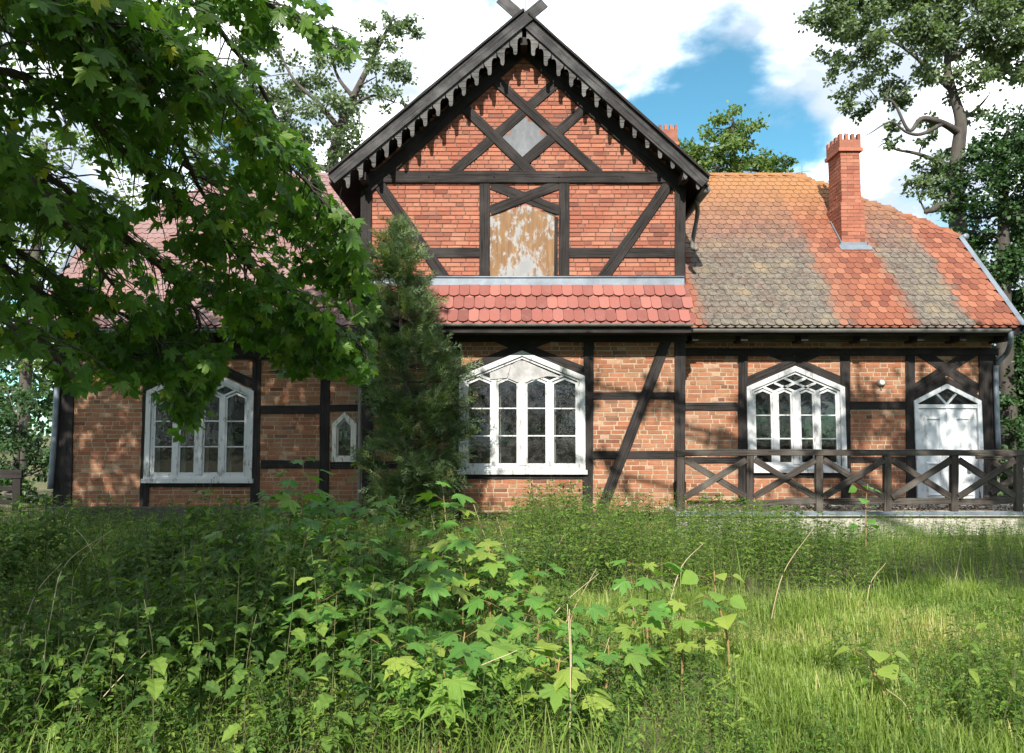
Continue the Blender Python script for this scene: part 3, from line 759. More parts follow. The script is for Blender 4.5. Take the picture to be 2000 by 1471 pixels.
for xs_ in (XWL + .05, XWR - .05):                     # end gables
    V = np.array([(xs_, YW + .1, ZWT), (xs_, YRB - .6, ZWT), (xs_, 2 * YR - YH, ZH - .1), (xs_, YH, ZH - .1)]); V = np.vstack([V, V + (.08, 0, 0)])
    T = [(0, 1, 2), (0, 2, 3), (4, 6, 5), (4, 7, 6)] + [t for i in range(4) for t in ((i, i + 4, (i + 1) % 4), ((i + 1) % 4, i + 4, (i + 1) % 4 + 4))]
    hchild(mobj('end_gable', fixn(tri_mesh('end_gable', V, T, 'timber_dark', np.full(8, .5)))))
# ---- plain tiles with rounded tails, two layers to a course
def tile_tpl(seed, L, tail=.60):
    r = random.Random(seed); o = [(-.5, L), (-.5, tail * .5)]
    for a in np.linspace(180, 360, 9)[1:-1]: o.append((.5 * cos(radians(a)), tail * .5 + tail * .5 * sin(radians(a)) ))
    o += [(.5, tail * .5), (.5, L)]
    o = [(x * .965, y) for x, y in o]; n = len(o); V = [(x, y, 1 + r.uniform(-.1, .1)) for x, y in o]; V = V + V + [(x, y, 0) for x, y in o]
    T = [(0, i, i + 1) for i in range(1, n - 1)]
    for i in range(n - 1): T += [(n + i, i + 2 * n, n + i + 1), (n + i + 1, i + 2 * n, i + 2 * n + 1)]
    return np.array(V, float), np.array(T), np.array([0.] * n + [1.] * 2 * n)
TILE = tile_tpl(1, 1.5)
TILE_MESH = {}
def tile_mesh(mat, v):
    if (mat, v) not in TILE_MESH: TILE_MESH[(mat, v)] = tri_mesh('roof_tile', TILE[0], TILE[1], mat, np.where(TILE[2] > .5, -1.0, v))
    return TILE_MESH[(mat, v)]
NT_ = [0]
def tile_rows(mat, O, up, nrm, X0, X1, rows, step, wd, keep, acc, single=None, th=.024):
    """O: point on the eave line at X=0; up: unit vector up the slope"""
    up = np.array(up); nrm = np.array(nrm); X_ = np.array([1., 0, 0])
    for r_ in range(rows):
        for layer in (0, 1):
            x = X0 + (wd / 2 if (layer + r_) % 2 else 0) - wd
            while x < X1 + wd:
                cx = x + wd / 2; x += wd
                if cx < X0 - wd * .05 or cx > X1 + wd * .05: continue
                v0 = r_ * step + (0.0 if layer else -.035 * wd / .165) + R.uniform(-.004, .004)
                if not keep(cx, v0): continue
                lift = (.050 if layer else .022) + R.uniform(-.002, .002); tilt = -.055 + R.uniform(-.008, .008); yaw = R.gauss(0, .012)
                u2 = up * cos(tilt) + nrm * sin(tilt); n2 = nrm * cos(tilt) - up * sin(tilt); x2 = X_ * cos(yaw) + u2 * sin(yaw); u2 = u2 * cos(yaw) - X_ * sin(yaw)
                org = O + X_ * cx + up * v0 + nrm * lift; vv = min(1, max(0, R.gauss(.5, .32)))
                Mx = np.stack([x2 * wd, u2 * wd, n2 * th], 1)
                if single is not None and NT_[0] < 300 and single(cx, v0, layer):
                    NT_[0] += 1; vq = round(vv * 6) / 6
                    o = mobj('roof_tile', tile_mesh(mat, vq)); m4 = Matrix.Identity(4)
                    for i in range(3):
                        for j in range(3): m4[i][j] = Mx[i][j]
                        m4[i][3] = org[i]
                    o.matrix_basis = m4; rchild(o); continue
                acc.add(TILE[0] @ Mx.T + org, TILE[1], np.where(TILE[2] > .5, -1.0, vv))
UP = (0, cos(PHI), sin(PHI)); NR = (0, -sin(PHI), cos(PHI))
Lm = (YR - YE) / cos(PHI); vh = (YH - YE) / cos(PHI)
def keep_main(x, v):
    if v > Lm - .05: return False
    if XBL + .02 < x < XBR - .02 : return False
    if v <= vh: return XVL + .05 < x < XVR - .05
    t = (v - vh) / (Lm - vh); return XVL + (XHL - XVL) * t < x < XVR + (XHR - XVR) * t
# pent roof over the bay
YPE = -.52; zpe = P(1023, 633, YPE)[2]; zpt = P(1023, 558, -.02)[2]
pl = math.atan2(zpt - zpe, -.02 - YPE); PU = (0, cos(pl), sin(pl)); PN = (0, -sin(pl), cos(pl)); Lp = math.hypot(zpt - zpe, -.02 - YPE)
slab('pent_deck', [(XBL, YPE + .02, zpe), (XBR, YPE + .02, zpe), (XBR, 0, zpt), (XBL, 0, zpt)], .07, 'timber_dark')
pa = Acc()
ns = [0]
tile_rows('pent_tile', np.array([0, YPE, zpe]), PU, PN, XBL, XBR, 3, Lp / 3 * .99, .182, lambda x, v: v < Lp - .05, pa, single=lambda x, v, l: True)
main = Acc()
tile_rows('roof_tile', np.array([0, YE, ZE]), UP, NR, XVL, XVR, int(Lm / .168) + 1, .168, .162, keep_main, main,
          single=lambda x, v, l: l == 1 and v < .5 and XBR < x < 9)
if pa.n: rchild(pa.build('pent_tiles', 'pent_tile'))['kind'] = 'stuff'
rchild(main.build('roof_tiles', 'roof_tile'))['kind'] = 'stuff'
# ridge and hip caps
def cap_line(a, b, n, mat='roof_tile', r=.10):
    a, b = np.array(a, float), np.array(b, float); d = (b - a) / n; L = np.linalg.norm(d); y = d / L; s = np.cross(y, (0, 0, 1)); s /= np.linalg.norm(s); z = np.cross(s, y)
    for i in range(n):
        V = []; K = 7
        for t, rr in ((-.06, r * 1.08), (1.0, r * .92)):
            for q in range(K):
                an = pi * q / (K - 1); V.append(a + d * (i + t) + s * cos(an) * rr + z * (sin(an) * rr * .8 - .03 + (.02 if t < 0 else 0)))
        T = [t for q in range(K - 1) for t in ((q, q + K, q + 1), (q + 1, q + K, q + K + 1))] + [(0, q, q + 1) for q in range(1, K - 1)]
        o = mobj('ridge_tile', tri_mesh('ridge_tile', np.array(V), T, mat, np.full(2 * K, R.random()), True)); rchild(o)
cap_line((XBR + .1, YR, ZR + .03), (XHR, YR, ZR + .03), 10); cap_line((XVR, YH, ZH + .03), (XHR, YR, ZR + .03), 11)
cap_line((XHL, YR, ZR + .03), (XBL - .1, YR, ZR + .03), 10); cap_line((XVL, YH, ZH + .03), (XHL, YR, ZR + .03), 11)
# verge flashing at both ends
for xv, sg in ((XVR, 1), (XVL, -1)):
    a, b = np.array([xv, YE, ZE]), np.array([xv, YH, ZH]); n = np.array(NR)
    V = []
    for p_ in (a, b):
        for q in ((-.05, .075), (.04, .085), (.04, -.12), (.02, -.12)): V.append(p_ + np.array([q[0] * sg, 0, 0]) + n * q[1])
    T = [t for i in range(4) for t in ((i, (i + 1) % 4, i + 4), ((i + 1) % 4, (i + 1) % 4 + 4, i + 4))]
    rchild(mobj('verge_flashing', fixn(tri_mesh('verge_flashing', np.array(V), T, 'zinc', np.full(8, .5)))))
# gutters: half-round channels
def gutter(x0, x1, Y, Z, r, mat, name='gutter', parent=house):
    V = []; K = 8
    for x in (x0, x1):
        for q in range(K): an = pi + pi * q / (K - 1); V.append((x, Y + r * cos(an), Z + r * sin(an)))
        for q in range(K): an = 2 * pi - pi * q / (K - 1); V.append((x, Y + (r - .008) * cos(an), Z + (r - .008) * sin(an)))
    n = 2 * K; T = [t for i in range(n) for t in ((i, (i + 1) % n, i + n), ((i + 1) % n, (i + 1) % n + n, i + n))] + [(0, i, i + 1) for i in range(1, n - 1)] + [(n, n + i + 1, n + i) for i in range(1, n - 1)]
    return hchild(mobj(name, fixn(tri_mesh(name, np.array(V), T, mat, np.full(len(V), .5)))))
YG = YE - .06; zg = P(1700, 643, YG)[2]
gutter(XBR + .02, XZ(1972, 645, YG)[0], YG, zg, .065, 'zinc_dull'); gutter(XVL + .1, XBL - .02, YG, zg, .065, 'zinc')
gutter(XBL - .03, XBR + .03, YPE - .05, P(1000, 633, YPE)[2], .05, 'zinc_dull')
# flashing strip between gable and pent roof
hchild(prism_obj('flashing', [(XBL, zpt + .0), (XBR + .01, zpt), (XBR + .01, zpt + .15), (XBL, zpt + .14)], -.058, -.03, 'zinc'))
V, T = tube([(XBL, -.062, zpt + .15), (XC, -.062, zpt + .146), (XBR + .01, -.062, zpt + .15)], .018, 6); hchild(mobj('flashing', tri_mesh('flashing', V, T, 'zinc', np.full(len(V), .5), True)))
for x0_, x1_ in ((XBR + .02, XVR - .05), (XVL + .05, XBL - .02)):
    hchild(box_obj('fascia', (x0_, x1_, YE + .008, YE + .03, ZE - .13, ZE + .03), 'timber_dark'))
# eaves: rafter tails and soffit boards
for xp in (1345, 1438, 1552, 1663, 1771, 1850, 1935, 200, 318, 430, 545, 660):
    p = P(xp, 668, YW); zt_ = ZE - .1
    V = np.array([(p[0] + sx, y, z) for sx in (-.06, .06) for y, z in ((YE + .06, ZE - .10), (YW - .03, ZE - .10 + SL * (YW - YE) * .55), (YW - .03, ZWT - .16), (YE + .06, ZE - .22))])
    T = [(0, 1, 2), (0, 2, 3), (4, 6, 5), (4, 7, 6)] + [t for i in range(4) for t in ((i, i + 4, (i + 1) % 4), ((i + 1) % 4, i + 4, (i + 1) % 4 + 4))]
    hchild(mobj('rafter_tail', fixn(tri_mesh('rafter_tail', V, T, 'timber_dark', np.full(8, .5)))))
hchild(box_obj('soffit', (XBL + .02, XBR - .02, YPE + .05, -.04, zpe - .14, zpe - .10), 'timber_dark'))
hchild(box_obj('fascia', (XBL - .01, XBR + .01, YPE + .0, YPE + .035, zpe - .15, zpe - .035), 'timber_dark'))
for xs_ in (XBL, XBR - .03): # cheeks closing the pent roof
    V = np.array([(xs_, YPE + .02, zpe - .14), (xs_, -.03, zpe - .14), (xs_, -.03, zpt - .07), (xs_, YPE + .02, zpe - .05)]); V = np.vstack([V, V + (.03, 0, 0)])
    T = [(0, 1, 2), (0, 2, 3), (4, 6, 5), (4, 7, 6)] + [t for i in range(4) for t in ((i, i + 4, (i + 1) % 4), ((i + 1) % 4, i + 4, (i + 1) % 4 + 4))]
    hchild(mobj('cheek_board', fixn(tri_mesh('cheek_board', V, T, 'timber_dark', np.full(8, .5)))))

# ---- cross roof over the gable
YGF = -.50                                              # front plane of the bargeboards
tl, tr_, ap = P(641, 348, YGF), P(1386, 352, YGF), P(1024, 24, YGF)
YGB = YRB + .4
for q, nm in (((tl, ap), 0), ((tr_, ap), 1)):
    a, b = q
    quad = [(a[0], YGF + .03, a[2]), (b[0], YGF + .03, b[2]), (b[0], YGB, b[2]), (a[0], YGB, a[2])]
    if nm == 0: quad = [quad[0], quad[1], quad[2], quad[3]]
    else: quad = [quad[1], quad[0], quad[3], quad[2]]
    o = slab('cross_roof', quad, .05, 'roof_tile')
    slab('cross_roof_boarding', [(x, y, z - .075) for x, y, z in quad], .03, 'timber_dark')
# storey walls under the cross roof
for xs_, zt_ in ((XBL + .02, GL[1] + .1), (XBR - .12, GR_[1] + .1)):
    V, T = box(xs_, xs_ + .10, .225, YRB - .3, ZBT - .1, zt_); hchild(mobj('side_wall', fixn(tri_mesh('side_wall', V, T, 'timber_dark', np.full(8, .5)))))
V, T = prism([(XBL, ZWT), (XBR, ZWT), (XBR, GR_[1]), APX, (XBL, GL[1])], YRB - .4, YRB - .3); hchild(mobj('back_wall', fixn(tri_mesh('back_wall', V, T, 'brick_red', np.full(len(V), .5)))))
# purlin ends under the verge
for xp, yp in ((712, 352), (1334, 352), (1023, 92)):
    p = P(xp, yp, -.2); hchild(box_obj('purlin', (p[0] - .06, p[0] + .06, YGF + .10, .1, p[2] - .06, p[2] + .08), 'timber_dark'))
# bargeboards: a main board with a thin capping board above it
def barge(a, b, wd, y0, y1, name, mat):
    a = np.array(a, float); b = np.array(b, float); L = np.linalg.norm(b - a); d = (b - a) / L; n = 14
    V = []
    for i in range(n + 1):
        for (z, y) in ((0, y0), (0, y1), (-wd, y1), (-wd, y0)): V.append((L * i / n, y + R.uniform(-.002, .002), z + R.uniform(-.004, .004)))
    T = [t for i in range(n) for j in range(4) for t in ((i * 4 + j, i * 4 + (j + 1) % 4, i * 4 + j + 4), (i * 4 + (j + 1) % 4, i * 4 + (j + 1) % 4 + 4, i * 4 + j + 4))] + [(0, 1, 2), (0, 2, 3), (n * 4, n * 4 + 2, n * 4 + 1), (n * 4, n * 4 + 3, n * 4 + 2)]
    o = mobj(name, fixn(tri_mesh(name, V, T, mat, np.full(len(V), .5)))); o.location = (a[0], 0, a[1]); o.rotation_euler = (0, -math.atan2(d[1], d[0]), 0); return hchild(o)
def flip(a, b): return (a, b)
aL, bL = XZ(640, 343, YGF), XZ(1056, -1, YGF)           # left board runs past the crossing
aR, bR = XZ(1386, 349, YGF), XZ(984, -12, YGF)
barge(aL, bL, .195, YGF - .035, YGF + .0, 'bargeboard', 'barge_wood')
# the right board lies behind the left one; its local x runs downhill so that its body hangs below
barge(bR, aR, .195, YGF + .004, YGF + .04, 'bargeboard', 'barge_wood')
cl0, cl1 = XZ(641, 338, YGF), XZ(1022, 20, YGF); barge(cl0, cl1, .035, YGF - .075, YGF + .1, 'capping_board', 'timber_dark')
cr0, cr1 = XZ(1033, 26, YGF), XZ(1387, 344, YGF); barge(cr0, cr1, .035, YGF - .06, YGF + .1, 'capping_board', 'timber_dark')
# scalloped teeth hanging below the boards
def tooth_poly(s):
    # drawn for the left slope: straight right edge, bulged left edge, narrow nib; one bay is 1 wide
    pts = [(-.50, .55 - .28), (-.49, -.02)]
    pts += [(-.47, -.32), (-.40, -.50), (-.28, -.58), (-.20, -.72), (-.19, -.98), (-.13, -1.10), (.0, -1.13), (.08, -1.06), (.12, -.92)]
    pts += [(.13, -.2), (.17, -.02), (.26, .10), (.38, .14), (.50, .12), (.50, 1.1), (-.50, .3)]
    return [(s * x, z) for x, z in pts]
def teeth(x0, y0, x1, y1, n, s):
    for i in range(n):
        t = (i + .5) / n; px_, py_ = x0 + (x1 - x0) * t, y0 + (y1 - y0) * t; p = P(px_, py_, YGF); w_ = abs(x1 - x0) / n * S(YGF)
        poly = [(p[0] + x * w_, p[2] + z * w_ * 1.16 * R.uniform(.97, 1.03)) for x, z in tooth_poly(s)]
        hchild(prism_obj('barge_tooth', poly, YGF + (.012 if s > 0 else .05) + .001 * (i % 3), YGF + (.034 if s > 0 else .072), 'timber_grey'))
teeth(668, 345, 1020, 66, 14, 1); teeth(1376, 347, 1028, 66, 14, -1)
# ridge tip wire and side cable
p = P(1026, 14, YGF + .3); hchild(tube_obj('lightning_rod', [p - (0, 0, .4), p + (0, 0, .18)], .008, 'zinc_dull', None, 5))
c = [P(668, 366, -.3), P(664, 385, -.2), P(672, 410, -.1), P(690, 428, 0), P(706, 442, .1)]; hchild(tube_obj('lightning_cable', spline(c, 14), .005, 'zinc_dull', None, 5))
# gutter of the cross roof with its short spout, right side
a, b = np.array([tr_[0] - .02, YGF + .12, tr_[2] - .12]), np.array([tr_[0] - .02, 2.1, tr_[2] - .14])
hchild(tube_obj('gutter', [a, (a + b) / 2, b], .07, 'zinc_dull', None, 8)); a2 = P(1354, 400, .6)
hchild(tube_obj('downpipe', spline([a + (-.06, .5, -.05), P(1362, 420, .35), P(1352, 476, .55), P(1356, 487, .5), P(1361, 486, .4)], 18), .042, 'zinc_dull', None, 8))

# ---- downpipes at the house corners
def pipe(pts, r, mat, k=10): return hchild(tube_obj('downpipe', spline(pts, 28), r, mat, None, k))
pipe([P(1974, 648, YG), P(1974, 668, YG + .02), P(1966, 690, YW - .2), P(1947, 712, YW - .1), P(1945, 740, YW - .09), P(1947, 800, YW - .09), P(1950, 876, YW - .09)], .045, 'zinc')
pipe([P(72, 652, YG), P(76, 672, YG), P(98, 700, YW - .15), P(112, 720, YW - .1), P(109, 800, YW - .1), P(104, 880, YW - .1), P(98, 955, YW - .1)], .05, 'zinc')
pipe([P(700, 655, YG), P(702, 680, .1), P(704, 720, .3), P(704, 800, .33), P(703, 900, .33), P(702, 1012, .33)], .045, 'zinc_dull')
hipg = np.array([XVR + .02, YH, ZH]); hchild(tube_obj('gutter', [hipg + (.07, -.12, .02), hipg + (.07, 1.2, .02)], .06, 'zinc', None, 10))

# ---- chimneys: courses of brick round a core, corbel and battlements
def chimney(x0, x1, y0, y1, z0, z1, zc, merl, step=None):
    ch = empty('chimney', ((x0 + x1) / 2, y0, z0)); hchild(ch); base = Vector(ch.location); inv = Matrix.Translation(-base)
    def put(nm, V, T, mat, kind=None):
        o = sub_mesh(nm, V, T, mat, ch); o.matrix_parent_inverse = inv
        if kind: o['kind'] = kind
        return o
    core = Acc(); core.add(*box(x0 + .006, x1 - .006, y0 + .006, y1 - .006, z0, zc - .01))
    if step: core.add(*box(x0 - .034, x1 + .034, y0 - .034, y1 + .034, z0 + .001, step))
    put('chimney_core', np.concatenate(core.V), np.concatenate(core.T), 'mortar_dark')
    a = Acc(); z = z0; r_ = 0
    while z < zc - .02:
        g = .04 if (step and z < step) else 0
        X0, X1, Y0, Y1 = x0 - g, x1 + g, y0 - g, y1 + g; off = (.0 if r_ % 2 else .125)
        for (lo, hi, axis, face) in ((X0, X1, 0, Y0), (X0, X1, 0, Y1), (Y0, Y1, 1, X0), (Y0, Y1, 1, X1)):
            t = lo - off
            while t < hi - .01:
                a0, a1 = max(t, lo), min(t + .25, hi); t += .25
                if a1 - a0 < .03: continue
                j = R.uniform(-.003, .003); s_ = 1 if face in (Y0, X0) else -1
                b = (a0 + .004, a1 - .004, face + j, face + .05 * s_, z, z + .067) if axis == 0 else (face + j, face + .05 * s_, a0 + .004, a1 - .004, z, z + .067)
                b = (min(b[0], b[1]), max(b[0], b[1]), min(b[2], b[3]), max(b[2], b[3]), b[4], b[5])
                a.add(*box(*b), var=min(1, max(0, R.gauss(.45, .22))))
        z += .075; r_ += 1
    o = mobj('brickwork', fixn(a.mesh('brickwork', 'brick_red')), ch); o.matrix_parent_inverse = inv; o['kind'] = 'stuff'
    put('corbel', *box(x0 - .05, x1 + .05, y0 - .05, y1 + .05, zc, zc + .07), 'brick_red')
    put('corbel', *box(x0 - .02, x1 + .02, y0 - .02, y1 + .02, zc + .07, z1 - merl), 'brick_red')
    nx = 4; wx = (x1 - x0 + .04) / (2 * nx - 1)
    for side in range(4):
        for i in range(nx):
            if side < 2: b = (x0 - .02 + 2 * i * wx, x0 - .02 + (2 * i + 1) * wx, *( (y0 - .02, y0 + .07) if side == 0 else (y1 - .07, y1 + .02)))
            else:
                wy = (y1 - y0 + .04) / (2 * nx - 1)
                if i in (0, nx - 1): continue
                b = (*((x0 - .02, x0 + .07) if side == 2 else (x1 - .07, x1 + .02)), y0 - .02 + 2 * i * wy, y0 - .02 + (2 * i + 1) * wy)
            put('merlon', *box(*b, z1 - merl - .002, z1), 'brick_red')
    return ch, base
cb = RP(1665, 484); yc = cb[1]
cx0, cx1 = P(1645, 420, yc)[0], P(1683, 420, yc)[0]
ctop = P(1660, 262, yc)[2]; ccor = P(1660, 296, yc)[2]; cst = P(1660, 397, yc)[2]
c1, cbase = chimney(cx0, cx1, yc, yc + .62, cb[2] - .2, ctop, ccor, .12, cst)
fl = Acc(); fl.add(*box(cx0 - .06, cx1 + .06, yc - .055, yc - .038, cb[2] - .12, cb[2] + .10)); fl.add(*box(cx0 - .075, cx0 - .045, yc - .05, yc + .6, cb[2] + .04, cb[2] + .09))
q = [np.array([x, yc - .05 + dy, cb[2] - .02 + dy * SL]) + np.array(NR) * .06 for x, dy in ((cx0 - .12, -.09), (cx1 + .12, -.09), (cx1 + .12, .02), (cx0 - .12, .02))]
fl.add(np.array(q + [p_ - np.array(NR) * .01 for p_ in q]), [(0, 1, 2), (0, 2, 3), (4, 6, 5), (4, 7, 6), (0, 4, 1), (1, 4, 5)])
for s_ in (cx0 - .06, cx1 + .035):       # stepped side flashing up the slope
    V = np.array([(s_, yc - .05 + d, cb[2] - .04 + d * SL + h) for d, h in ((0, -.02), (0, .14), (.5, .14), (.5, -.02))]); fl.add(np.vstack([V, V + (.025, 0, 0)]), [(0, 1, 2), (0, 2, 3), (4, 6, 5), (4, 7, 6), (1, 5, 2), (2, 5, 6)])
o = mobj('chimney_flashing', fixn(fl.mesh('chimney_flashing', 'zinc')), c1); o.matrix_parent_inverse = Matrix.Translation(-cbase)
p = P(1653, 262, yc + .2); V, T = tube([p + (0, 0, -.05), p + (0, 0, .02), p + (0, 0, .07), p + (0, 0, .1)], [.03, .045, .035, .008], 8)
o = sub_mesh('chimney_cap', V, T, 'white_paint', c1, True); o.matrix_parent_inverse = Matrix.Translation(-cbase)
y2 = YR + 1.1; chimney(P(1289, 270, y2)[0], P(1322, 270, y2)[0], y2, y2 + .55, ZR - 1.4, P(1300, 244, y2)[2], P(1300, 284, y2)[2], .12)
# lightning rod on the ridge and its wire
p = RP(1567, 349); hchild(tube_obj('lightning_rod', [p, p + (0, 0, .32)], .007, 'zinc_dull', None, 5))
hchild(tube_obj('lightning_cable', spline([P(1555, 338, YR), P(1580, 335, YR), P(1610, 346, YR - .2), P(1622, 362, YR - .4)], 12), .006, 'zinc_dull', None, 5))

# ================================================================== TERRACE, RAILING AND SMALL THINGS
YT = -.95; ZT = P(1600, 1000, YT)[2]; XT0 = XZ(1318, 1000, YT)[0]
ter = Acc(); ter.add(*box(XT0 + .03, 12.5, YT + .06, YW - .03, -.4, ZT - .07)); to = mobj('terrace', fixn(ter.mesh('terrace', 'concrete'))); to['kind'] = 'structure'
V, T = box(XT0, 12.5, YT, YW - .02, ZT - .068, ZT); mobj('terrace_slab', fixn(tri_mesh('terrace_slab', V, T, 'concrete', np.full(8, .5))), to)
V, T = box(XT0 - .004, 12.5, YT - .006, YT + .03, ZT - .05, ZT + .004); mobj('edge_strip', fixn(tri_mesh('edge_strip', V, T, 'zinc', np.full(8, .5))), to)
la = Acc(); N = 2600                                    # dead leaves on the deck
tv = np.array([(-.5, 0, 0), (0, -.8, .15), (.5, 0, 0), (0, .8, .2)]); tt = np.array([(0, 1, 2), (0, 2, 3)])
xs = np.random.uniform(XT0 + .1, 9.5, N); ys = YT + .08 + np.abs(np.random.beta(1, 1.6, N)) * 1.25
la.inst(tv, tt, rot_rand(N, 0, .7, np.random.uniform(.02, .045, N)), np.stack([xs, ys, np.full(N, ZT + .012) + np.random.rand(N) * .02], 1), np.random.rand(N))
o = la.build('leaf_litter', 'litter'); tag(o, 'brown dead leaves strewn over the terrace deck behind the railing', 'leaf litter', kind='stuff')
rail = empty('wooden_railing', (P(1600, 1000, YT)[0], YT + .06, ZT)); tag(rail, 'weathered wooden terrace railing with crossed braces between square posts', 'railing')
RB = Vector(rail.location)
def RT(x0, y0, x1, y1, wpx, dy=0.0, name='rail', th=.07):
    Y = YT + .06 + dy; a, b = np.array(XZ(x0, y0, Y)), np.array(XZ(x1, y1, Y))
    o = timber(a, b, wpx * S(Y), Y, None, 'timber_rail', name, depth=th, proud=0); o.parent = rail; o.matrix_parent_inverse = Matrix.Translation(-RB); return o
posts = [1330, 1466, 1601, 1735, 1866, 1992]
for x in posts: RT(x, 999, x, 889, 14, 0, 'post', .085)
RT(1322, 885, 1500, 884, 12, -.012, 'rail', .10); RT(1500, 884, 2020, 885, 12, -.010, 'rail', .10)
for i in range(5):
    a, b = posts[i] + 8, posts[i + 1] - 8
    RT(a, 898, b, 970, 12, .012, 'brace', .035); RT(a, 971, b, 899, 12, -.024, 'brace', .034)
    if i: RT(a - 2, 981 + (3 if i == 1 else 0), b + 2, 978, 12, .02, 'rail', .06)
rail2 = empty('wooden_railing', (P(1930, 990, .1)[0], .1, ZT)); tag(rail2, 'short weathered railing behind the terrace corner beside the white double door', 'railing')
RB2 = Vector(rail2.location)
for (x0, y0, x1, y1, wp, dy, nm) in ((1930, 992, 1930, 893, 12, 0, 'post'), (1908, 892, 2030, 893, 10, -.01, 'rail'), (1936, 900, 2030, 962, 11, .02, 'brace'), (1936, 964, 1985, 933, 11, -.03, 'brace'), (1980, 935, 2040, 935, 9, -.03, 'rail'), (1930, 974, 1985, 972, 9, .02, 'rail')):
    a, b = XZ(x0, y0, .1 + dy), XZ(x1, y1, .1 + dy); o = timber(a, b, wp * S(.1), .1 + dy, None, 'timber_rail', nm, depth=.05, proud=0); o.parent = rail2; o.matrix_parent_inverse = Matrix.Translation(-RB2)
# bulkhead lamp on the wall
p = P(1720, 748, YW); lamp = empty('wall_lamp', (p[0], YW, p[2])); tag(lamp, 'small round bulkhead lamp on the brick wall between window and door', 'lamp')
V, T = tube([(0, 0, 0), (0, -.03, 0), (0, -.045, 0)], [.075, .075, .06], 14); mobj('lamp_base', tri_mesh('lamp_base', V, T, 'zinc_dull', np.full(len(V), .5)), lamp)
V, T = tube([(0, -.04, 0), (0, -.07, 0), (0, -.09, 0)], [.055, .05, .025], 14); mobj('lamp_globe', tri_mesh('lamp_globe', V, T, 'worn_paint', np.full(len(V), .5), True), lamp)
V, T = tube([(0, -.02, -.07), (0, -.02, -.13)], .012, 6); mobj('cable_entry', tri_mesh('cable_entry', V, T, 'zinc_dull', np.full(len(V), .5)), lamp)
# old board fence beyond the left corner
fp = P(20, 1000, 2.6); fence = empty('wooden_fence', (fp[0], 2.6, 0)); tag(fence, 'dark brown wooden fence with square posts beyond the house corner', 'fence'); FB = Vector(fence.location)
def FT(x0, y0, x1, y1, wp, dy, nm):
    a, b = XZ(x0, y0, 2.6 + dy), XZ(x1, y1, 2.6 + dy); o = timber(a, b, wp * S(2.6), 2.6 + dy, None, 'timber_dark', nm, depth=.06, proud=0); o.parent = fence; o.matrix_parent_inverse = Matrix.Translation(-FB)
FT(30, 1012, 32, 930, 16, 0, 'post'); FT(-110, 1012, -110, 930, 16, 0, 'post'); FT(-200, 926, 42, 926, 17, -.02, 'rail'); FT(-200, 975, 30, 982, 9, .02, 'rail'); FT(-200, 952, 30, 955, 9, .02, 'rail')
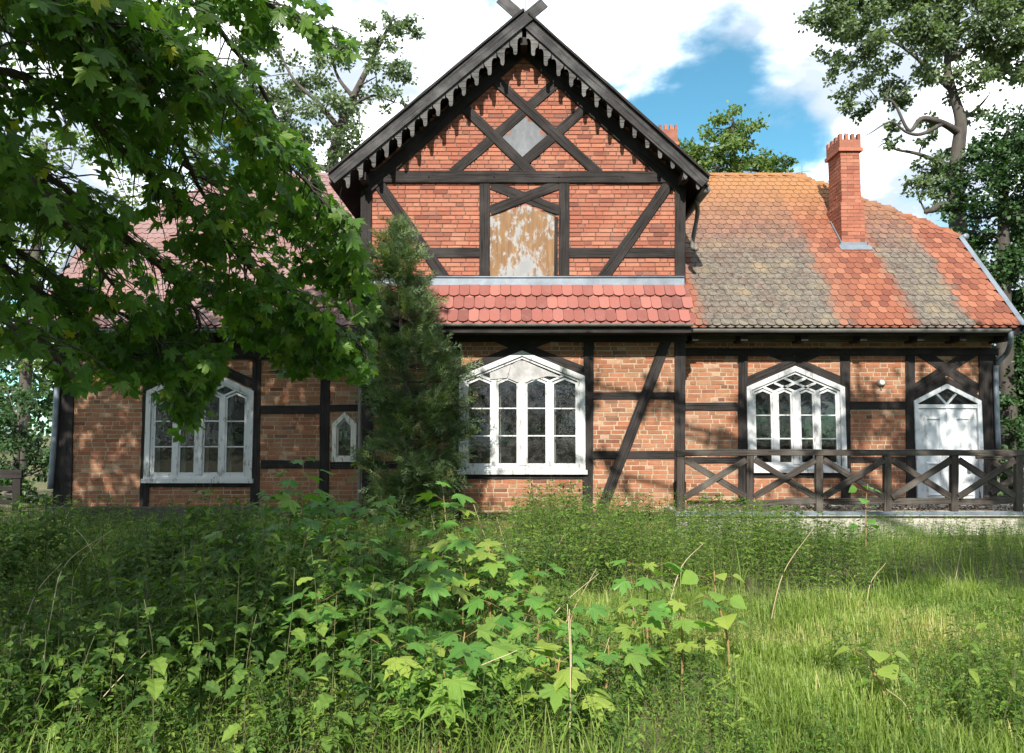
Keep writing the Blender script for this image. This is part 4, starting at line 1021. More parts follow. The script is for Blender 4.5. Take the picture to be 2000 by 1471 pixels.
# ================================================================== TREES BEHIND THE HOUSE
LEAF4 = (np.array([(0, 0, 0), (.38, .5, -.10), (0, 1.0, -.04), (-.38, .5, -.10)]), np.array([(0, 1, 2), (0, 2, 3)]))
LEAF6 = (np.array([(0, 0, 0), (.30, .28, -.08), (.36, .62, -.1), (0, 1.0, -.12), (-.36, .62, -.1), (-.30, .28, -.08), (0, .5, 0)]),
         np.array([(0, 1, 6), (1, 2, 6), (2, 3, 6), (3, 4, 6), (4, 5, 6), (5, 0, 6)]))
def wpt(px, py, D): return P(px, py, CAM[1] + D)
def tree(name, label, D, trunk, clusters, leaf, mat, dens=1.0, squash=.8, cat='tree', limbs=(), sub=9, group=None, tpl=LEAF4, spread=.30, maxlimb=1.0, gap=.0):
    """trunk, limbs: polylines of (px, py, dDepth, radius m); clusters: (px, py, r px, dDepth). All stand near depth D."""
    f = lambda r: wpt(r[0], r[1], D + r[2])
    tp = np.array([f(r) for r in trunk]); tp0 = tp[0].copy(); gz = float(ground_z(tp0[0], tp0[1]))
    if tp0[2] > gz: tp = np.vstack([[tp0[0], tp0[1], gz - .3], tp]); rad = [trunk[0][3] * .95] + [r[3] * .75 for r in trunk]
    else: rad = [r[3] * .75 for r in trunk]
    root = empty(name, (tp[0][0], tp[0][1], gz)); tag(root, label, cat, group); off = np.array(root.location)
    wood = Acc(); pts = spline(np.hstack([tp, np.array(rad)[:, None]]), 6 * len(tp)); wood.add(*tube(pts[:, :3], pts[:, 3], 9))
    skel = [pts]
    for lb in limbs:
        q = spline(np.array([[*f(r), r[3] * .72] for r in lb]), 5 * len(lb)); wood.add(*tube(q[:, :3], q[:, 3], 7)); skel.append(q)
    sk = np.vstack(skel)
    lv = Acc(); bits = []
    for (px, py, rp, dd) in clusters:
        Dd = D + dd; c = wpt(px, py, Dd); r = rp * Dd / F
        j = np.argmin(np.linalg.norm((sk[:, :3] - c) * (1, 1, 1.0), axis=1) + np.maximum(0, sk[:, 2] - c[2]) * 1.5); s0 = sk[j]
        L = np.linalg.norm(c - s0[:3]); r0 = min(s0[3] * .6, .025 + .02 * L) * maxlimb
        mid = (s0[:3] + c) / 2 + np.random.randn(3) * L * .10 + (0, 0, -.05 * L)
        q = spline(np.array([s0[:3], mid, c]), 9); wood.add(*tube(q, np.linspace(r0, r0 * .35, 9), 6))
        n = max(5, int(sub * (.6 + .4 * R.random()) * (r / 1.2 + .35)))
        u = np.random.randn(n, 3); u /= np.linalg.norm(u, axis=1)[:, None]; u *= np.cbrt(np.random.uniform(.12, 1, n))[:, None] * r * .92; u[:, 2] *= squash
        for s_ in u:
            e = c + s_; m_ = c + s_ * .5 + np.random.randn(3) * r * .08
            wood.add(*tube(np.array([c, m_, e]), np.array([r0 * .3, r0 * .2, .006]), 4))
            rs = r * spread * R.uniform(.7, 1.25); k = int(dens * 30 * (rs / leaf) ** 2) + 8
            bits.append((e, rs, k, s_))
    for (e, rs, k, s_) in bits:
        o = np.random.randn(k, 3) * rs * .55; o[:, 2] *= .7
        pos = e + o; nrm = np.random.randn(k, 3) * .75 + np.array([0, -.25, .8]) + o / rs * .5
        ax = np.random.randn(k, 3) + o / rs * 1.2 + np.array([0, 0, -.35])
        lv.inst(*tpl, frames(ax, nrm, np.random.uniform(.7, 1.25, k) * leaf), pos, np.clip(np.random.normal(.45, .22, k), 0, 1))
    for nm, a, mt, sm in (('trunk', wood, 'bark', True), ('crown', lv, mat, False)):
        a.V = [v - off for v in a.V]; a.build(nm, mt, root, sm)
    return root
# oak beyond the left end of the gable
tree('oak_tree', 'tall open-crowned oak behind the left roof beside the gable', 24,
     [(690, 420, 0, .30), (650, 340, 0, .26), (665, 250, 0, .20), (690, 190, .2, .15), (735, 100, .3, .09), (770, 30, .3, .05)],
     [(775, 35, 48, 0), (800, 60, 30, .4), (740, 70, 40, -.5), (790, 130, 42, .3), (735, 150, 45, -.3), (700, 110, 50, .8), (640, 90, 52, -.6), (590, 130, 60, .4),
      (770, 200, 34, -.3), (700, 220, 46, .5), (640, 200, 60, -.8), (570, 220, 62, .2), (520, 150, 55, -.4), (600, 290, 60, .6), (655, 275, 56, -1.2), (690, 290, 42, 0), (520, 290, 62, .4),
      (540, 50, 60, .6), (480, 80, 56, -.5), (450, 200, 60, .3), (430, 300, 60, -.5), (400, 360, 62, .6), (350, 250, 60, .3), (640, 340, 46, -.8), (560, 350, 50, .4), (480, 380, 50, 0)],
     .13, 'oak_leaf', .85, .85, limbs=[[(665, 255, 0, .15), (620, 200, -.3, .10), (570, 150, -.4, .06), (530, 60, -.2, .03)], [(650, 330, 0, .16), (580, 320, -.3, .12), (480, 290, -.2, .07), (400, 300, 0, .04)], [(690, 190, 0, .11), (660, 150, .3, .07), (640, 90, .3, .03)]], sub=8)
# pale tree far left
tree('ash_tree', 'pale sunlit tree glimpsed through the maple leaves past the house corner', 30,
     [(40, 900, 0, .35), (60, 600, 0, .26), (80, 400, 0, .18), (90, 280, 0, .08)],
     [(60, 250, 70, 0), (140, 330, 75, .5), (20, 380, 80, -.5), (110, 440, 75, .4), (-40, 300, 80, 0), (30, 520, 80, .6), (150, 520, 60, 0), (-50, 480, 80, .4), (20, 640, 70, -.5), (60, 720, 50, .3), (200, 400, 60, 1), (260, 300, 70, 1), (300, 380, 70, 1), (-40, 780, 60, 0)],
     .19, 'ash_leaf', .30, .9, sub=7)
tree('hawthorn_bush', 'dense low bush beside the fence at the house corner', 19, [(30, 960, 0, .1), (35, 880, 0, .07), (40, 830, 0, .04)],
     [(20, 830, 50, 0), (70, 860, 42, .4), (-30, 850, 55, 0), (30, 900, 50, -.4), (85, 915, 34, .2), (-20, 930, 50, .2), (70, 780, 36, .5), (15, 760, 45, .7), (55, 965, 32, -1.5), (95, 970, 26, -2.0)],
     .11, 'linden_leaf', .9, .9, 'bush', sub=10)
# tree behind the ridge
tree('rowan_tree', 'rounded green tree rising behind the roof ridge between the two chimneys', 27, [(1430, 420, 0, .22), (1432, 330, 0, .17), (1430, 270, 0, .1), (1432, 230, 0, .05)],
     [(1430, 235, 36, 0), (1395, 250, 34, .4), (1465, 265, 36, -.3), (1375, 290, 40, 0), (1430, 290, 48, -.8), (1485, 310, 38, .3), (1350, 320, 34, .4), (1525, 315, 24, 0), (1535, 330, 20, .5), (1400, 325, 44, -.8), (1460, 330, 42, -.5), (1330, 290, 24, .5), (1500, 335, 30, -.3)],
     .14, 'ash_leaf', .8, .85, sub=12)
# big oak at the right
tree('oak_tree', 'large spreading oak with bare crooked limbs behind the right roof end', 22,
     [(1880, 700, 0, .40), (1872, 480, 0, .34), (1868, 330, 0, .27), (1876, 240, 0, .22), (1862, 185, .2, .17), (1850, 120, .3, .14), (1870, 40, .4, .1), (1880, -40, .4, .07)],
     [(1600, 20, 45, 0), (1660, 10, 60, -.8), (1640, 80, 50, .3), (1690, 70, 62, -1), (1620, 120, 38, .3), (1665, 140, 50, -.6), (1655, 195, 30, 0), (1685, 215, 24, .3), (1720, 140, 55, .2), (1740, 60, 70, -.9), (1800, 30, 72, .4), (1790, 110, 62, -.8), (1850, 80, 60, .8), (1900, 30, 70, -.4), (1940, 90, 60, .6),
      (1980, 30, 70, -.4), (1960, 150, 50, .4), (1900, 150, 40, -.5), (1840, 165, 44, .3), (1990, 110, 60, .8), (1760, 190, 36, .2), (1800, 235, 26, .2), (1745, 240, 18, 0), (1740, 275, 20, .2), (1810, 270, 22, .3), (1800, 330, 40, .4), (1790, 375, 34, -.3), (1840, 340, 36, 0), (1830, 400, 34, .4), (1905, 230, 26, .2), (1850, 290, 22, .5), (1700, -40, 90, 0), (1850, -50, 100, 0), (1990, -50, 100, 0)],
     .13, 'oak_leaf', 1.15, .8,
     limbs=[[(1874, 260, 0, .17), (1840, 240, -.4, .13), (1800, 232, -.5, .10), (1775, 255, -.5, .07), (1745, 200, -.4, .045), (1715, 195, -.3, .02)],
            [(1840, 242, -.4, .09), (1800, 262, -.6, .07), (1770, 258, -.7, .05), (1740, 238, -.7, .035), (1700, 260, -.7, .018), (1682, 270, -.7, .008)],
            [(1868, 330, 0, .13), (1840, 318, .2, .09), (1790, 300, .3, .07), (1750, 292, .3, .05), (1728, 280, .3, .03), (1712, 292, .3, .012)],
            [(1878, 235, 0, .09), (1905, 215, .2, .06), (1928, 190, .2, .035), (1935, 175, .2, .015)],
            [(1872, 420, 0, .2), (1845, 400, -.3, .16), (1822, 410, -.4, .12), (1806, 415, -.4, .07)],
            [(1862, 180, .2, .12), (1820, 140, .2, .09), (1760, 90, .2, .06), (1690, 60, .2, .03)], [(1850, 120, .3, .1), (1910, 80, .3, .07), (1970, 50, .2, .04)]], sub=10)
tree('linden_tree', 'dark dense linden standing close to the right end of the house', 19.5,
     [(1975, 1000, 0, .32), (1968, 800, 0, .28), (1960, 600, 0, .24), (1960, 400, 0, .16), (1965, 260, 0, .07)],
     [(1970, 250, 60, 0), (1920, 300, 46, .3), (1990, 330, 70, -.5), (1880, 340, 40, .3), (1935, 380, 60, -.4), (1870, 410, 36, .4), (1900, 450, 46, 0), (1975, 440, 70, .3), (1890, 520, 36, .8), (1950, 530, 55, -.3), (2020, 540, 80, 0), (1960, 610, 50, .8), (2010, 640, 70, .3), (1990, 720, 50, 0), (2000, 800, 50, .4), (1965, 690, 30, 1.5), (1990, 860, 40, 0), (2050, 400, 90, 0), (2060, 250, 80, 0), (2050, 740, 80, 0), (1975, 770, 36, .5), (1978, 840, 30, .3)],
     .12, 'linden_leaf', .8, .9, sub=15, spread=.31)
tree('elder_bush', 'dark leafy bush under the linden beyond the terrace end', 18.6, [(1990, 980, 0, .08), (1985, 900, 0, .05), (1980, 850, 0, .03)],
     [(1985, 830, 34, 0), (2010, 880, 45, .3), (1975, 900, 30, 0), (1990, 950, 40, -.2), (2040, 930, 50, 0), (1965, 940, 22, .5), (1970, 780, 26, .5)], .11, 'linden_leaf', 1.1, .9, 'bush', sub=10)
# woodland edge far behind, closing the view at both sides
def far_wood(x0, x1, Y, H, n, label):
    a = Acc(); k = n
    c = np.stack([np.random.uniform(x0, x1, k), Y + np.random.uniform(-4, 4, k), np.random.uniform(.5, H, k)], 1)
    for cc in c:
        m = 160; o = np.random.randn(m, 3) * (1.3, 1.3, .9)
        a.inst(*LEAF4, frames(np.random.randn(m, 3), np.random.randn(m, 3) * .7 + (0, -.3, .8), np.random.uniform(.3, .6, m)), cc + o, np.clip(np.random.normal(.45, .22, m), 0, 1))
    o = a.build('woodland', 'linden_leaf'); tag(o, label, 'woodland', kind='stuff')
far_wood(-75, -17, 48, 10, 170, 'far dark woodland edge past the left side of the house')
far_wood(17, 75, 46, 10, 170, 'far dark woodland edge past the right side of the house')
far_wood(-45, 45, -46, 12, 260, 'woodland edge on the far side of the garden facing the house')

# ================================================================== SHADE TREES OUT OF FRAME
def off_tree(name, label, base, trunk_pts, blobs, leaf, mat, n, seed, frame_ok=False):
    rs = np.random.RandomState(seed); root = empty(name, base); tag(root, label, 'tree'); off = np.array(base, float)
    wood = Acc(); q = spline(np.array(trunk_pts), 20); wood.add(*tube(q[:, :3], q[:, 3], 10)); lv = Acc()
    for (x, y, z, r) in blobs:
        c = np.array([x, y, z]); j = np.argmin(np.linalg.norm(q[:, :3] - c, axis=1) + np.maximum(0, q[:, 2] - z)); s0 = q[j, :3]; m_ = (s0 + c) / 2 + (0, 0, .3)
        px, py, f = proj(np.array([s0, m_, c])); bad = ((f > .2) & (px > -60) & (px < 2060) & (py > -60) & (py < 1530)).any()
        if not bad: wood.add(*tube(spline(np.array([s0, m_, c]), 7), np.linspace(.09, .03, 7), 6))
        k = int(n * r * r); ncl = max(4, int(r * r * 5)); u = rs.randn(ncl, 3); u /= np.linalg.norm(u, axis=1)[:, None]; u *= (np.cbrt(rs.uniform(.1, 1, ncl)) * r)[:, None]; u[:, 2] *= .75
        pos = c + u[rs.randint(0, ncl, k)] + rs.randn(k, 3) * (r * .17)
        px, py, f = proj(pos); vis = (f > .05) & (px > -90) & (px < 2090) & (py > -90) & (py < 1560); pos = pos[~vis]; k = len(pos)
        lv.inst(*LEAF4, frames(rs.randn(k, 3), rs.randn(k, 3) * .6 + (0, 0, .8), rs.uniform(.8, 1.25, k) * leaf), pos, np.clip(rs.normal(.5, .2, k), 0, 1))
    for nm, a, mt, sm in (('trunk', wood, 'bark', True), ('crown', lv, mat, False)):
        a.V = [v - off for v in a.V]; a.build(nm, mt, root, sm)
    return root
# ================================================================== MAPLE OVER THE LEFT FOREGROUND
def maple_tpl(seed, fold=.18, droop=.25):
    r = random.Random(seed); h = [(0, 1.0), (8, .76), (15, .74), (26, .47), (36, .66), (43, .70), (50, .95), (58, .68), (66, .64), (78, .40), (90, .46), (104, .60), (122, .34), (152, .15)]
    pts = []
    for s in (1, -1):
        half = [(a * s, q * r.uniform(.94, 1.06)) for a, q in h]
        pts.append(half)
    out = [pts[0][0]] + pts[0][1:] + [p for p in reversed(pts[1][1:])]
    V = [(0, 0.02, 0)]
    for a, q in out:
        x, y = q * sin(radians(a)), q * cos(radians(a)); V.append((x, y, -fold * abs(x) - droop * max(0, y) ** 2 * .6 + r.uniform(-.03, .03)))
    n = len(out); T = [(0, 1 + i, 1 + (i + 1) % n) for i in range(n)]
    T = [t for i, t in enumerate(T) if not (i == 13)]
    return np.array(V), np.array(T)
MAPLE = [maple_tpl(i, f, d) for i, (f, d) in enumerate(((.15, .2), (.3, .3), (.05, .35), (.22, .1), (.35, .45), (.1, -.1)))]
MAPLE_MESH = {}
def maple_mesh(i, v, mat):
    if (i, v, mat) not in MAPLE_MESH: MAPLE_MESH[(i, v, mat)] = tri_mesh('leaf', MAPLE[i][0], MAPLE[i][1], mat, np.full(len(MAPLE[i][0]), v))
    return MAPLE_MESH[(i, v, mat)]
def m4(Mx, t):
    m = Matrix.Identity(4)
    for i in range(3):
        for j in range(3): m[i][j] = Mx[i][j]
        m[i][3] = t[i]
    return m
TR = np.array([-6.6, -11.4, 0.0])
maple = empty('maple_tree', TR); tag(maple, 'leafy maple with drooping branches reaching in front of the left wing', 'tree')
crown_blobs = [(-6.5, -11, 9.5, 2.6), (-8.5, -9.5, 8, 2.4), (-5, -9, 9, 2.3), (-7.5, -13, 8, 2.4), (-4.6, -12.6, 8.5, 2.0), (-3.2, -10.5, 8.8, 1.7), (-6, -7.6, 7.6, 2.2), (-8.8, -7.4, 6.5, 2.2), (-4, -7.6, 7.4, 1.5),
               (-5, -14, 6.5, 1.9), (-3.4, -13.6, 6.2, 1.4), (-4.2, -12.4, 5.2, 1.3), (-9, -11.5, 5.5, 2.0), (-2.7, -15, 6.2, 1.4), (-4.6, -16, 6.8, 1.7), (-3.0, -16.8, 7.2, 1.2), (-6.3, -5.6, 5.8, 1.3), (-2.6, -8.6, 7.6, 1.0), (-3.2, -14.3, 4.6, 1.1), (-4.8, -14.2, 4.6, 1.3)]
# limbs that come into the picture: (px, py, depth)
LIMBS = [
 [(-420, 60, 3.2), (-100, 110, 3.6), (120, 170, 3.9), (290, 311, 4.3), (430, 445, 4.8), (560, 560, 5.2), (690, 650, 5.6), (720, 700, 5.7)],
 [(-420, -160, 3.2), (-50, -60, 3.5), (200, 40, 3.9), (400, 130, 4.2), (540, 300, 4.7), (640, 420, 5.1), (700, 510, 5.3)],
 [(-420, 210, 3.3), (-150, 250, 3.7), (60, 330, 4.1), (220, 450, 4.6), (330, 560, 5.0), (390, 640, 5.3), (345, 720, 5.4), (350, 810, 5.4)],
 [(-420, 340, 3.5), (-150, 420, 3.9), (0, 520, 4.3), (120, 620, 4.7), (210, 700, 4.9), (250, 730, 5.0)],
 [(-300, -330, 3.4), (100, -180, 3.8), (360, -70, 4.1), (520, -10, 4.3), (640, 60, 4.4), (680, 95, 4.4)],
 [(-420, -120, 3.0), (-60, -40, 3.2), (150, 30, 3.5), (330, 110, 3.8), (450, 220, 4.3), (520, 330, 4.7)],
 [(-300, -260, 3.5), (150, -120, 4.0), (380, 20, 4.6), (500, 180, 5.2), (570, 310, 5.6), (620, 420, 5.9), (690, 560, 6.1)],
 [(-420, 160, 3.6), (-100, 280, 4.2), (120, 400, 4.9), (300, 500, 5.5), (480, 610, 5.9), (580, 690, 6.1), (560, 725, 6.1)],
 [(-420, 430, 3.4), (-120, 560, 3.8), (20, 640, 4.1), (90, 690, 4.3), (60, 730, 4.4)],
 [(-420, 20, 3.1), (-150, 160, 3.3), (20, 300, 3.6), (120, 430, 4.0), (200, 540, 4.4), (280, 640, 4.8), (330, 690, 5.0)],
 [(-200, -300, 3.2), (20, -140, 3.3), (160, -20, 3.5), (250, 100, 3.8), (330, 230, 4.2), (400, 370, 4.7), (470, 500, 5.1), (560, 600, 5.5), (650, 690, 5.8)],
 [(-420, 120, 3.8), (-60, 260, 4.4), (180, 420, 5.2), (360, 530, 5.8), (520, 600, 6.2), (640, 640, 6.4), (700, 690, 6.5)],
 [(-300, -100, 3.7), (120, 120, 4.3), (330, 300, 4.9), (500, 420, 5.5), (620, 500, 5.9), (700, 590, 6.1)],
 [(-420, 300, 3.7), (-60, 440, 4.3), (130, 560, 4.9), (300, 640, 5.4), (430, 690, 5.7)]]
# where the photograph shows its leaves
MASK = [(-1300, -600), (300, -600), (560, -120), (650, 0), (705, 60), (690, 125), (640, 125), (600, 60), (545, 70), (500, 130), (520, 200), (560, 250), (625, 290), (640, 380), (705, 430), (715, 520), (735, 590), (745, 690), (715, 760),
        (640, 735), (560, 740), (470, 690), (430, 740), (425, 820), (350, 875), (300, 830), (300, 740), (255, 775), (120, 770), (60, 700), (-200, 720), (-1300, 700)]
HOLES = [[(20, 255), (75, 270), (90, 320), (40, 330)], [(60, 310), (150, 340), (150, 400), (90, 400)], [(270, 430), (360, 420), (340, 480), (230, 500)], [(190, 520), (330, 490), (340, 570), (200, 590)], [(170, 600), (260, 600), (260, 640), (170, 645)],
         [(370, 240), (440, 230), (470, 330), (430, 420), (350, 400), (340, 330)], [(0, 430), (90, 450), (60, 540), (0, 560)], [(290, 160), (330, 170), (350, 240), (300, 230)], [(-20, 560), (60, 580), (70, 650), (-20, 640)], [(60, 690), (110, 690), (110, 760), (60, 760)], [(100, 480), (150, 470), (170, 540), (120, 560)], [(130, 250), (170, 240), (180, 290), (140, 300)], [(440, 500), (500, 490), (520, 540), (450, 550)], [(540, 470), (590, 460), (600, 520), (550, 530)], [(370, 590), (430, 590), (440, 640), (370, 640)], [(600, 560), (650, 560), (650, 600), (600, 610)]]
wood = Acc(); cand = []
for lb in LIMBS:
    w_ = np.array([[*wpt(a, b, d)] for a, b, d in lb]); q = spline(w_, 46); rad = np.linspace(.026, .004, 46)
    jit = np.cumsum(np.random.randn(46, 3) * .006, axis=0); q = q + jit - jit[0]
    st = TR + np.array([R.uniform(-.1, .1), R.uniform(-.1, .1), max(2.2, q[0][2] + .3)])
    pre = spline(np.array([st, (st + q[0]) / 2 + (0, 0, .25), q[0]]), 8); wood.add(*tube(np.vstack([pre[:-1], q]), np.concatenate([np.linspace(.05, .026, 7), rad]), 7))
    seg = np.linalg.norm(np.diff(q, axis=0), axis=1); tot = seg.sum(); nt_ = int(tot / .034)
    for i in range(nt_):
        t = (i + R.random()) / nt_ * 45; a = int(min(44, t)); p0 = q[a] + (q[a + 1] - q[a]) * (t - a); d = q[a + 1] - q[a]; d /= np.linalg.norm(d)
        side = np.cross(d, (0, 0, 1)); side /= np.linalg.norm(side) + 1e-9; sg = 1 if i % 2 else -1
        L = R.uniform(.18, .62) * (1 - .35 * t / 45); dr_ = d * R.uniform(.3, .9) + side * sg * R.uniform(.3, 1.0) + np.array([0, 0, R.uniform(-.55, .25)]); dr_ /= np.linalg.norm(dr_)
        tw = spline(np.array([p0, p0 + dr_ * L * .5 + (0, 0, .01), p0 + dr_ * L + (0, 0, -.16 * L)]), 6)
        px, py, f = proj(tw[-1]); ok = in_poly(px, py, MASK)
        if not ok and -100 < px < 2100 and py > -100: continue
        wood.add(*tube(tw, np.linspace(.006, .002, 6), 4))
        for k_ in range(2, 6):
            for s_ in (-1, 1):
                if R.random() < .12: continue
                cand.append((tw[k_], tw[k_] - tw[k_ - 1], s_))
        cand.append((tw[5], tw[5] - tw[4], 0))
leaves = []
for (p0, d, s_) in cand:
    d = d / (np.linalg.norm(d) + 1e-9); side = np.cross(d, (0, 0, 1)); side /= np.linalg.norm(side) + 1e-9
    ax = d * R.uniform(.2, .8) + side * s_ * R.uniform(.4, 1) + np.random.randn(3) * .25 + (0, 0, R.uniform(-.6, .05)); ax /= np.linalg.norm(ax)
    pet = R.uniform(.04, .11); pos = p0 + ax * pet; sc = R.uniform(.052, .105)
    c = pos + ax * sc * .45; px, py, f = proj(c)
    if not in_poly(px, py, MASK): continue
    if any(in_poly(px, py, h) for h in HOLES) and R.random() < .80: continue
    if math.sin(c[0] * 5.1 + 1.3 * math.sin(c[2] * 4.3)) * math.sin(c[2] * 6.3 + 1.1 * math.sin(c[1] * 3.9)) + .35 * math.sin(c[1] * 7.0 + c[0] * 3.0) > .48: continue
    toc = (CAM - c); toc /= np.linalg.norm(toc)
    nrm = np.array([0, 0, .75]) + np.random.randn(3) * .45 + toc * R.uniform(-.1, .75)
    leaves.append((pos, ax + (0, 0, -.25), nrm, sc, f, p0))
R.shuffle(leaves)
fr = frames(np.array([l[1] for l in leaves]), np.array([l[2] for l in leaves]), np.array([l[3] for l in leaves])); sz = np.array([l[3] / l[4] for l in leaves])
pxs = np.array([proj(l[0])[:2] for l in leaves]); vis = (pxs[:, 0] > 0) & (pxs[:, 0] < 2000) & (pxs[:, 1] > 0) & (pxs[:, 1] < 1471)
order = np.argsort(-(sz * vis)); big = set(order[:300].tolist()); la = Acc()
for i, l in enumerate(leaves):
    j = R.randrange(6); v = min(1, max(0, R.gauss(.45, .22)))
    wood.add(*tube(np.array([l[5], (l[5] + l[0]) / 2 + (0, 0, .006), l[0]]), .0013, 3))
    if i in big:
        o = mobj('leaf', maple_mesh(j, round(v * 6) / 6, 'maple_leaf'), maple); o.matrix_basis = m4(fr[i], l[0] - TR)
    else: la.add(MAPLE[j][0] @ fr[i].T + l[0] - TR, MAPLE[j][1], v)
print('maple leaves', len(leaves))
o = la.build('leaves', 'maple_leaf', maple); o['kind'] = 'stuff'
tk = spline(np.array([[*(TR + (0, 0, -.3)), .36], [*(TR + (.1, 0, 2.5)), .28], [*(TR + (0, .1, 5)), .22], [*(TR + (.2, .2, 8)), .14], [*(TR + (.1, .2, 10.5)), .06]]), 24); wood.add(*tube(tk[:, :3], tk[:, 3], 12))
cl = Acc()
for (x, y, z, r) in crown_blobs:
    c = np.array([x, y, z]); k = int(r * r * (520 if y > -10 else 300)); ncl = int(r * r * 9); u = np.random.randn(ncl, 3); u /= np.linalg.norm(u, axis=1)[:, None]; u *= (np.cbrt(np.random.uniform(.1, 1, ncl)) * r)[:, None]; u[:, 2] *= .75
    pos = c + u[np.random.randint(0, ncl, k)] + np.random.randn(k, 3) * r * .16
    px, py, f = proj(pos); bad = (f > .05) & (px > -90) & (px < 2090) & (py > -90) & (py < 1560); pos = pos[~bad]; k = len(pos)
    cl.inst(*LEAF6, frames(np.random.randn(k, 3), np.random.randn(k, 3) * .6 + (0, 0, .8), np.random.uniform(.13, .22, k)), pos - TR, np.random.rand(k))
    j = np.argmin(np.linalg.norm(tk[:, :3] - c, axis=1) + np.maximum(0, tk[:, 2] - z)); s0 = tk[j, :3]; ln = spline(np.array([s0, (s0 + c) / 2 + (0, 0, .3), c]), 8)
    px, py, f = proj(ln)
    if not ((f > .05) & (px > -60) & (px < 2060) & (py > -60)).any(): wood.add(*tube(ln, np.linspace(.09, .03, 8), 6))
wood.V = [v - TR if abs(v[0][0] - 0) >= 0 else v for v in wood.V]
wood.build('trunk', 'bark', maple, True); cl.build('crown', 'maple_leaf', maple)
# unseen tree added behind the viewer: crown shaped to shade right wing and weeds
off_tree('oak_tree', 'unseen large oak added to shade the terrace side of the garden', (7.6, -14.5, 0), [(7.6, -14.5, -.3, .4), (7.5, -14.4, 3, .32), (7.2, -14, 6, .25), (6.8, -13.4, 9, .15), (6.6, -13, 11, .07)],
         [(2.8, -10.4, 9.6, .75), (4.2, -10.5, 9.6, 1.2), (5.6, -10.5, 9.6, 1.35), (7.0, -10.6, 9.5, 1.45), (8.4, -10.6, 9.3, 1.6), (2.9, -14, 6.8, .9), (3.8, -14, 6.3, 1.1), (4.9, -14.4, 6.1, 1.3), (4.0, -12.4, 9.6, 1.0), (5.2, -13.8, 6.6, 1.5), (6.6, -15, 7.4, 2.0), (4.4, -15.4, 7.0, 1.1), (8.6, -13, 7, 2.2), (6.4, -12.6, 10.3, 1.4), (9.6, -10.5, 7.6, 2.0), (1.2, -10.0, 9.4, .5), (-.4, -10, 9.9, .6), (.3, -10.2, 8.4, .4), (7.2, -12.8, 5.6, 1.3), (9, -15, 5.5, 1.8)], .16, 'oak_leaf', 330, 5)

# ================================================================== JUNIPER IN FRONT OF THE BAY
jb = P(800, 1016, -1.15); jb[2] = float(ground_z(jb[0], jb[1])); jun = empty('juniper_tree', jb); tag(jun, 'tall feathery juniper growing against the middle bay', 'tree')
def spray_tpl(seed):
    r = random.Random(seed); V, T = [], []
    def strip(a, b, w):
        a, b = np.array(a, float), np.array(b, float); d = b - a; s = np.cross(d, (0, 0, 1)); s = s / (np.linalg.norm(s) + 1e-9) * w; n = len(V)
        V.extend([a - s, a + s, b + s * .35, b - s * .35]); T.extend([(n, n + 1, n + 2), (n, n + 2, n + 3)])
    p = np.array([0, 0, 0.]); d = np.array([0, 1, .15])
    for i in range(5):
        q = p + d * .2 + np.array([r.uniform(-.03, .03), 0, r.uniform(-.03, .05)]); strip(p, q, .022)
        for s in (-1, 1):
            e = p + np.array([s * r.uniform(.14, .30), r.uniform(.14, .28), r.uniform(-.06, .12)]) * (1.1 - i * .14); strip(p, e, .020)
            m = (p + e) / 2; strip(m, m + np.array([s * .03, .13, r.uniform(0, .06)]), .016); strip(m + (e - m) * .5, m + (e - m) * .5 + np.array([s * .10, .05, r.uniform(-.04, .06)]), .014)
        p = q
    return np.array(V), np.array(T)
SPR = [spray_tpl(i) for i in range(5)]
YJ = -1.15; prof = [(440, 775, 780), (480, 750, 805), (540, 712, 830), (600, 700, 850), (680, 705, 885), (740, 712, 905), (800, 705, 905), (860, 708, 895), (920, 706, 890), (970, 715, 885), (1010, 730, 870)]
zz = [P(800, y, YJ)[2] for y, _, _ in prof]; xl = [P(a, y, YJ)[0] for y, a, _ in prof]; xr = [P(b, y, YJ)[0] for y, _, b in prof]
stem = spline(np.array([[jb[0], jb[1], jb[2] - .2, .07], [*P(800, 900, YJ), .06], [*P(795, 760, YJ), .05], [*P(780, 600, YJ), .03], [*P(778, 440, YJ), .006]]), 22)
jw = Acc(); jw.add(*tube(stem[:, :3], stem[:, 3], 8)); jl = Acc(); tips = []
for i in range(210):
    z = min(zz) + .05 + (max(zz) - min(zz) - .07) * np.random.rand() ** 1.35; k = np.argsort(zz); lo = np.interp(z, np.array(zz)[k], np.array(xl)[k]); hi = np.interp(z, np.array(zz)[k], np.array(xr)[k])
    j = np.argmin(np.abs(stem[:, 2] - z + .15)); s0 = stem[j, :3]; an = np.random.rand() * 2 * pi; rr = (hi - s0[0]) if cos(an) > 0 else (s0[0] - lo); rr = max(.08, rr * (1 if abs(cos(an)) > .4 else .8)) * np.random.uniform(.55, 1.22)
    e = s0 + np.array([cos(an) * rr, sin(an) * min(rr, .85), z - s0[2] + R.uniform(-.1, .12)]); m_ = (s0 + e) / 2 + (0, 0, -.06)
    b = spline(np.array([s0, m_, e]), 8); jw.add(*tube(b, np.linspace(.012, .003, 8), 4)); n = int(9 + rr * 26)
    for t in np.random.uniform(.30, 1.0, n) ** .55:
        p_ = b[min(7, int(t * 7))] + np.random.randn(3) * .055; d = (e - s0); d /= np.linalg.norm(d); tips.append((p_, d, t))
tp_ = np.array([t[0] for t in tips]); td = np.array([t[1] for t in tips]) * 1.0 + np.random.randn(len(tips), 3) * .55 + (0, 0, .12); vv = np.clip(np.random.normal(.45, .2, len(tips)) + np.array([t[2] > .93 for t in tips]) * .2, 0, 1)
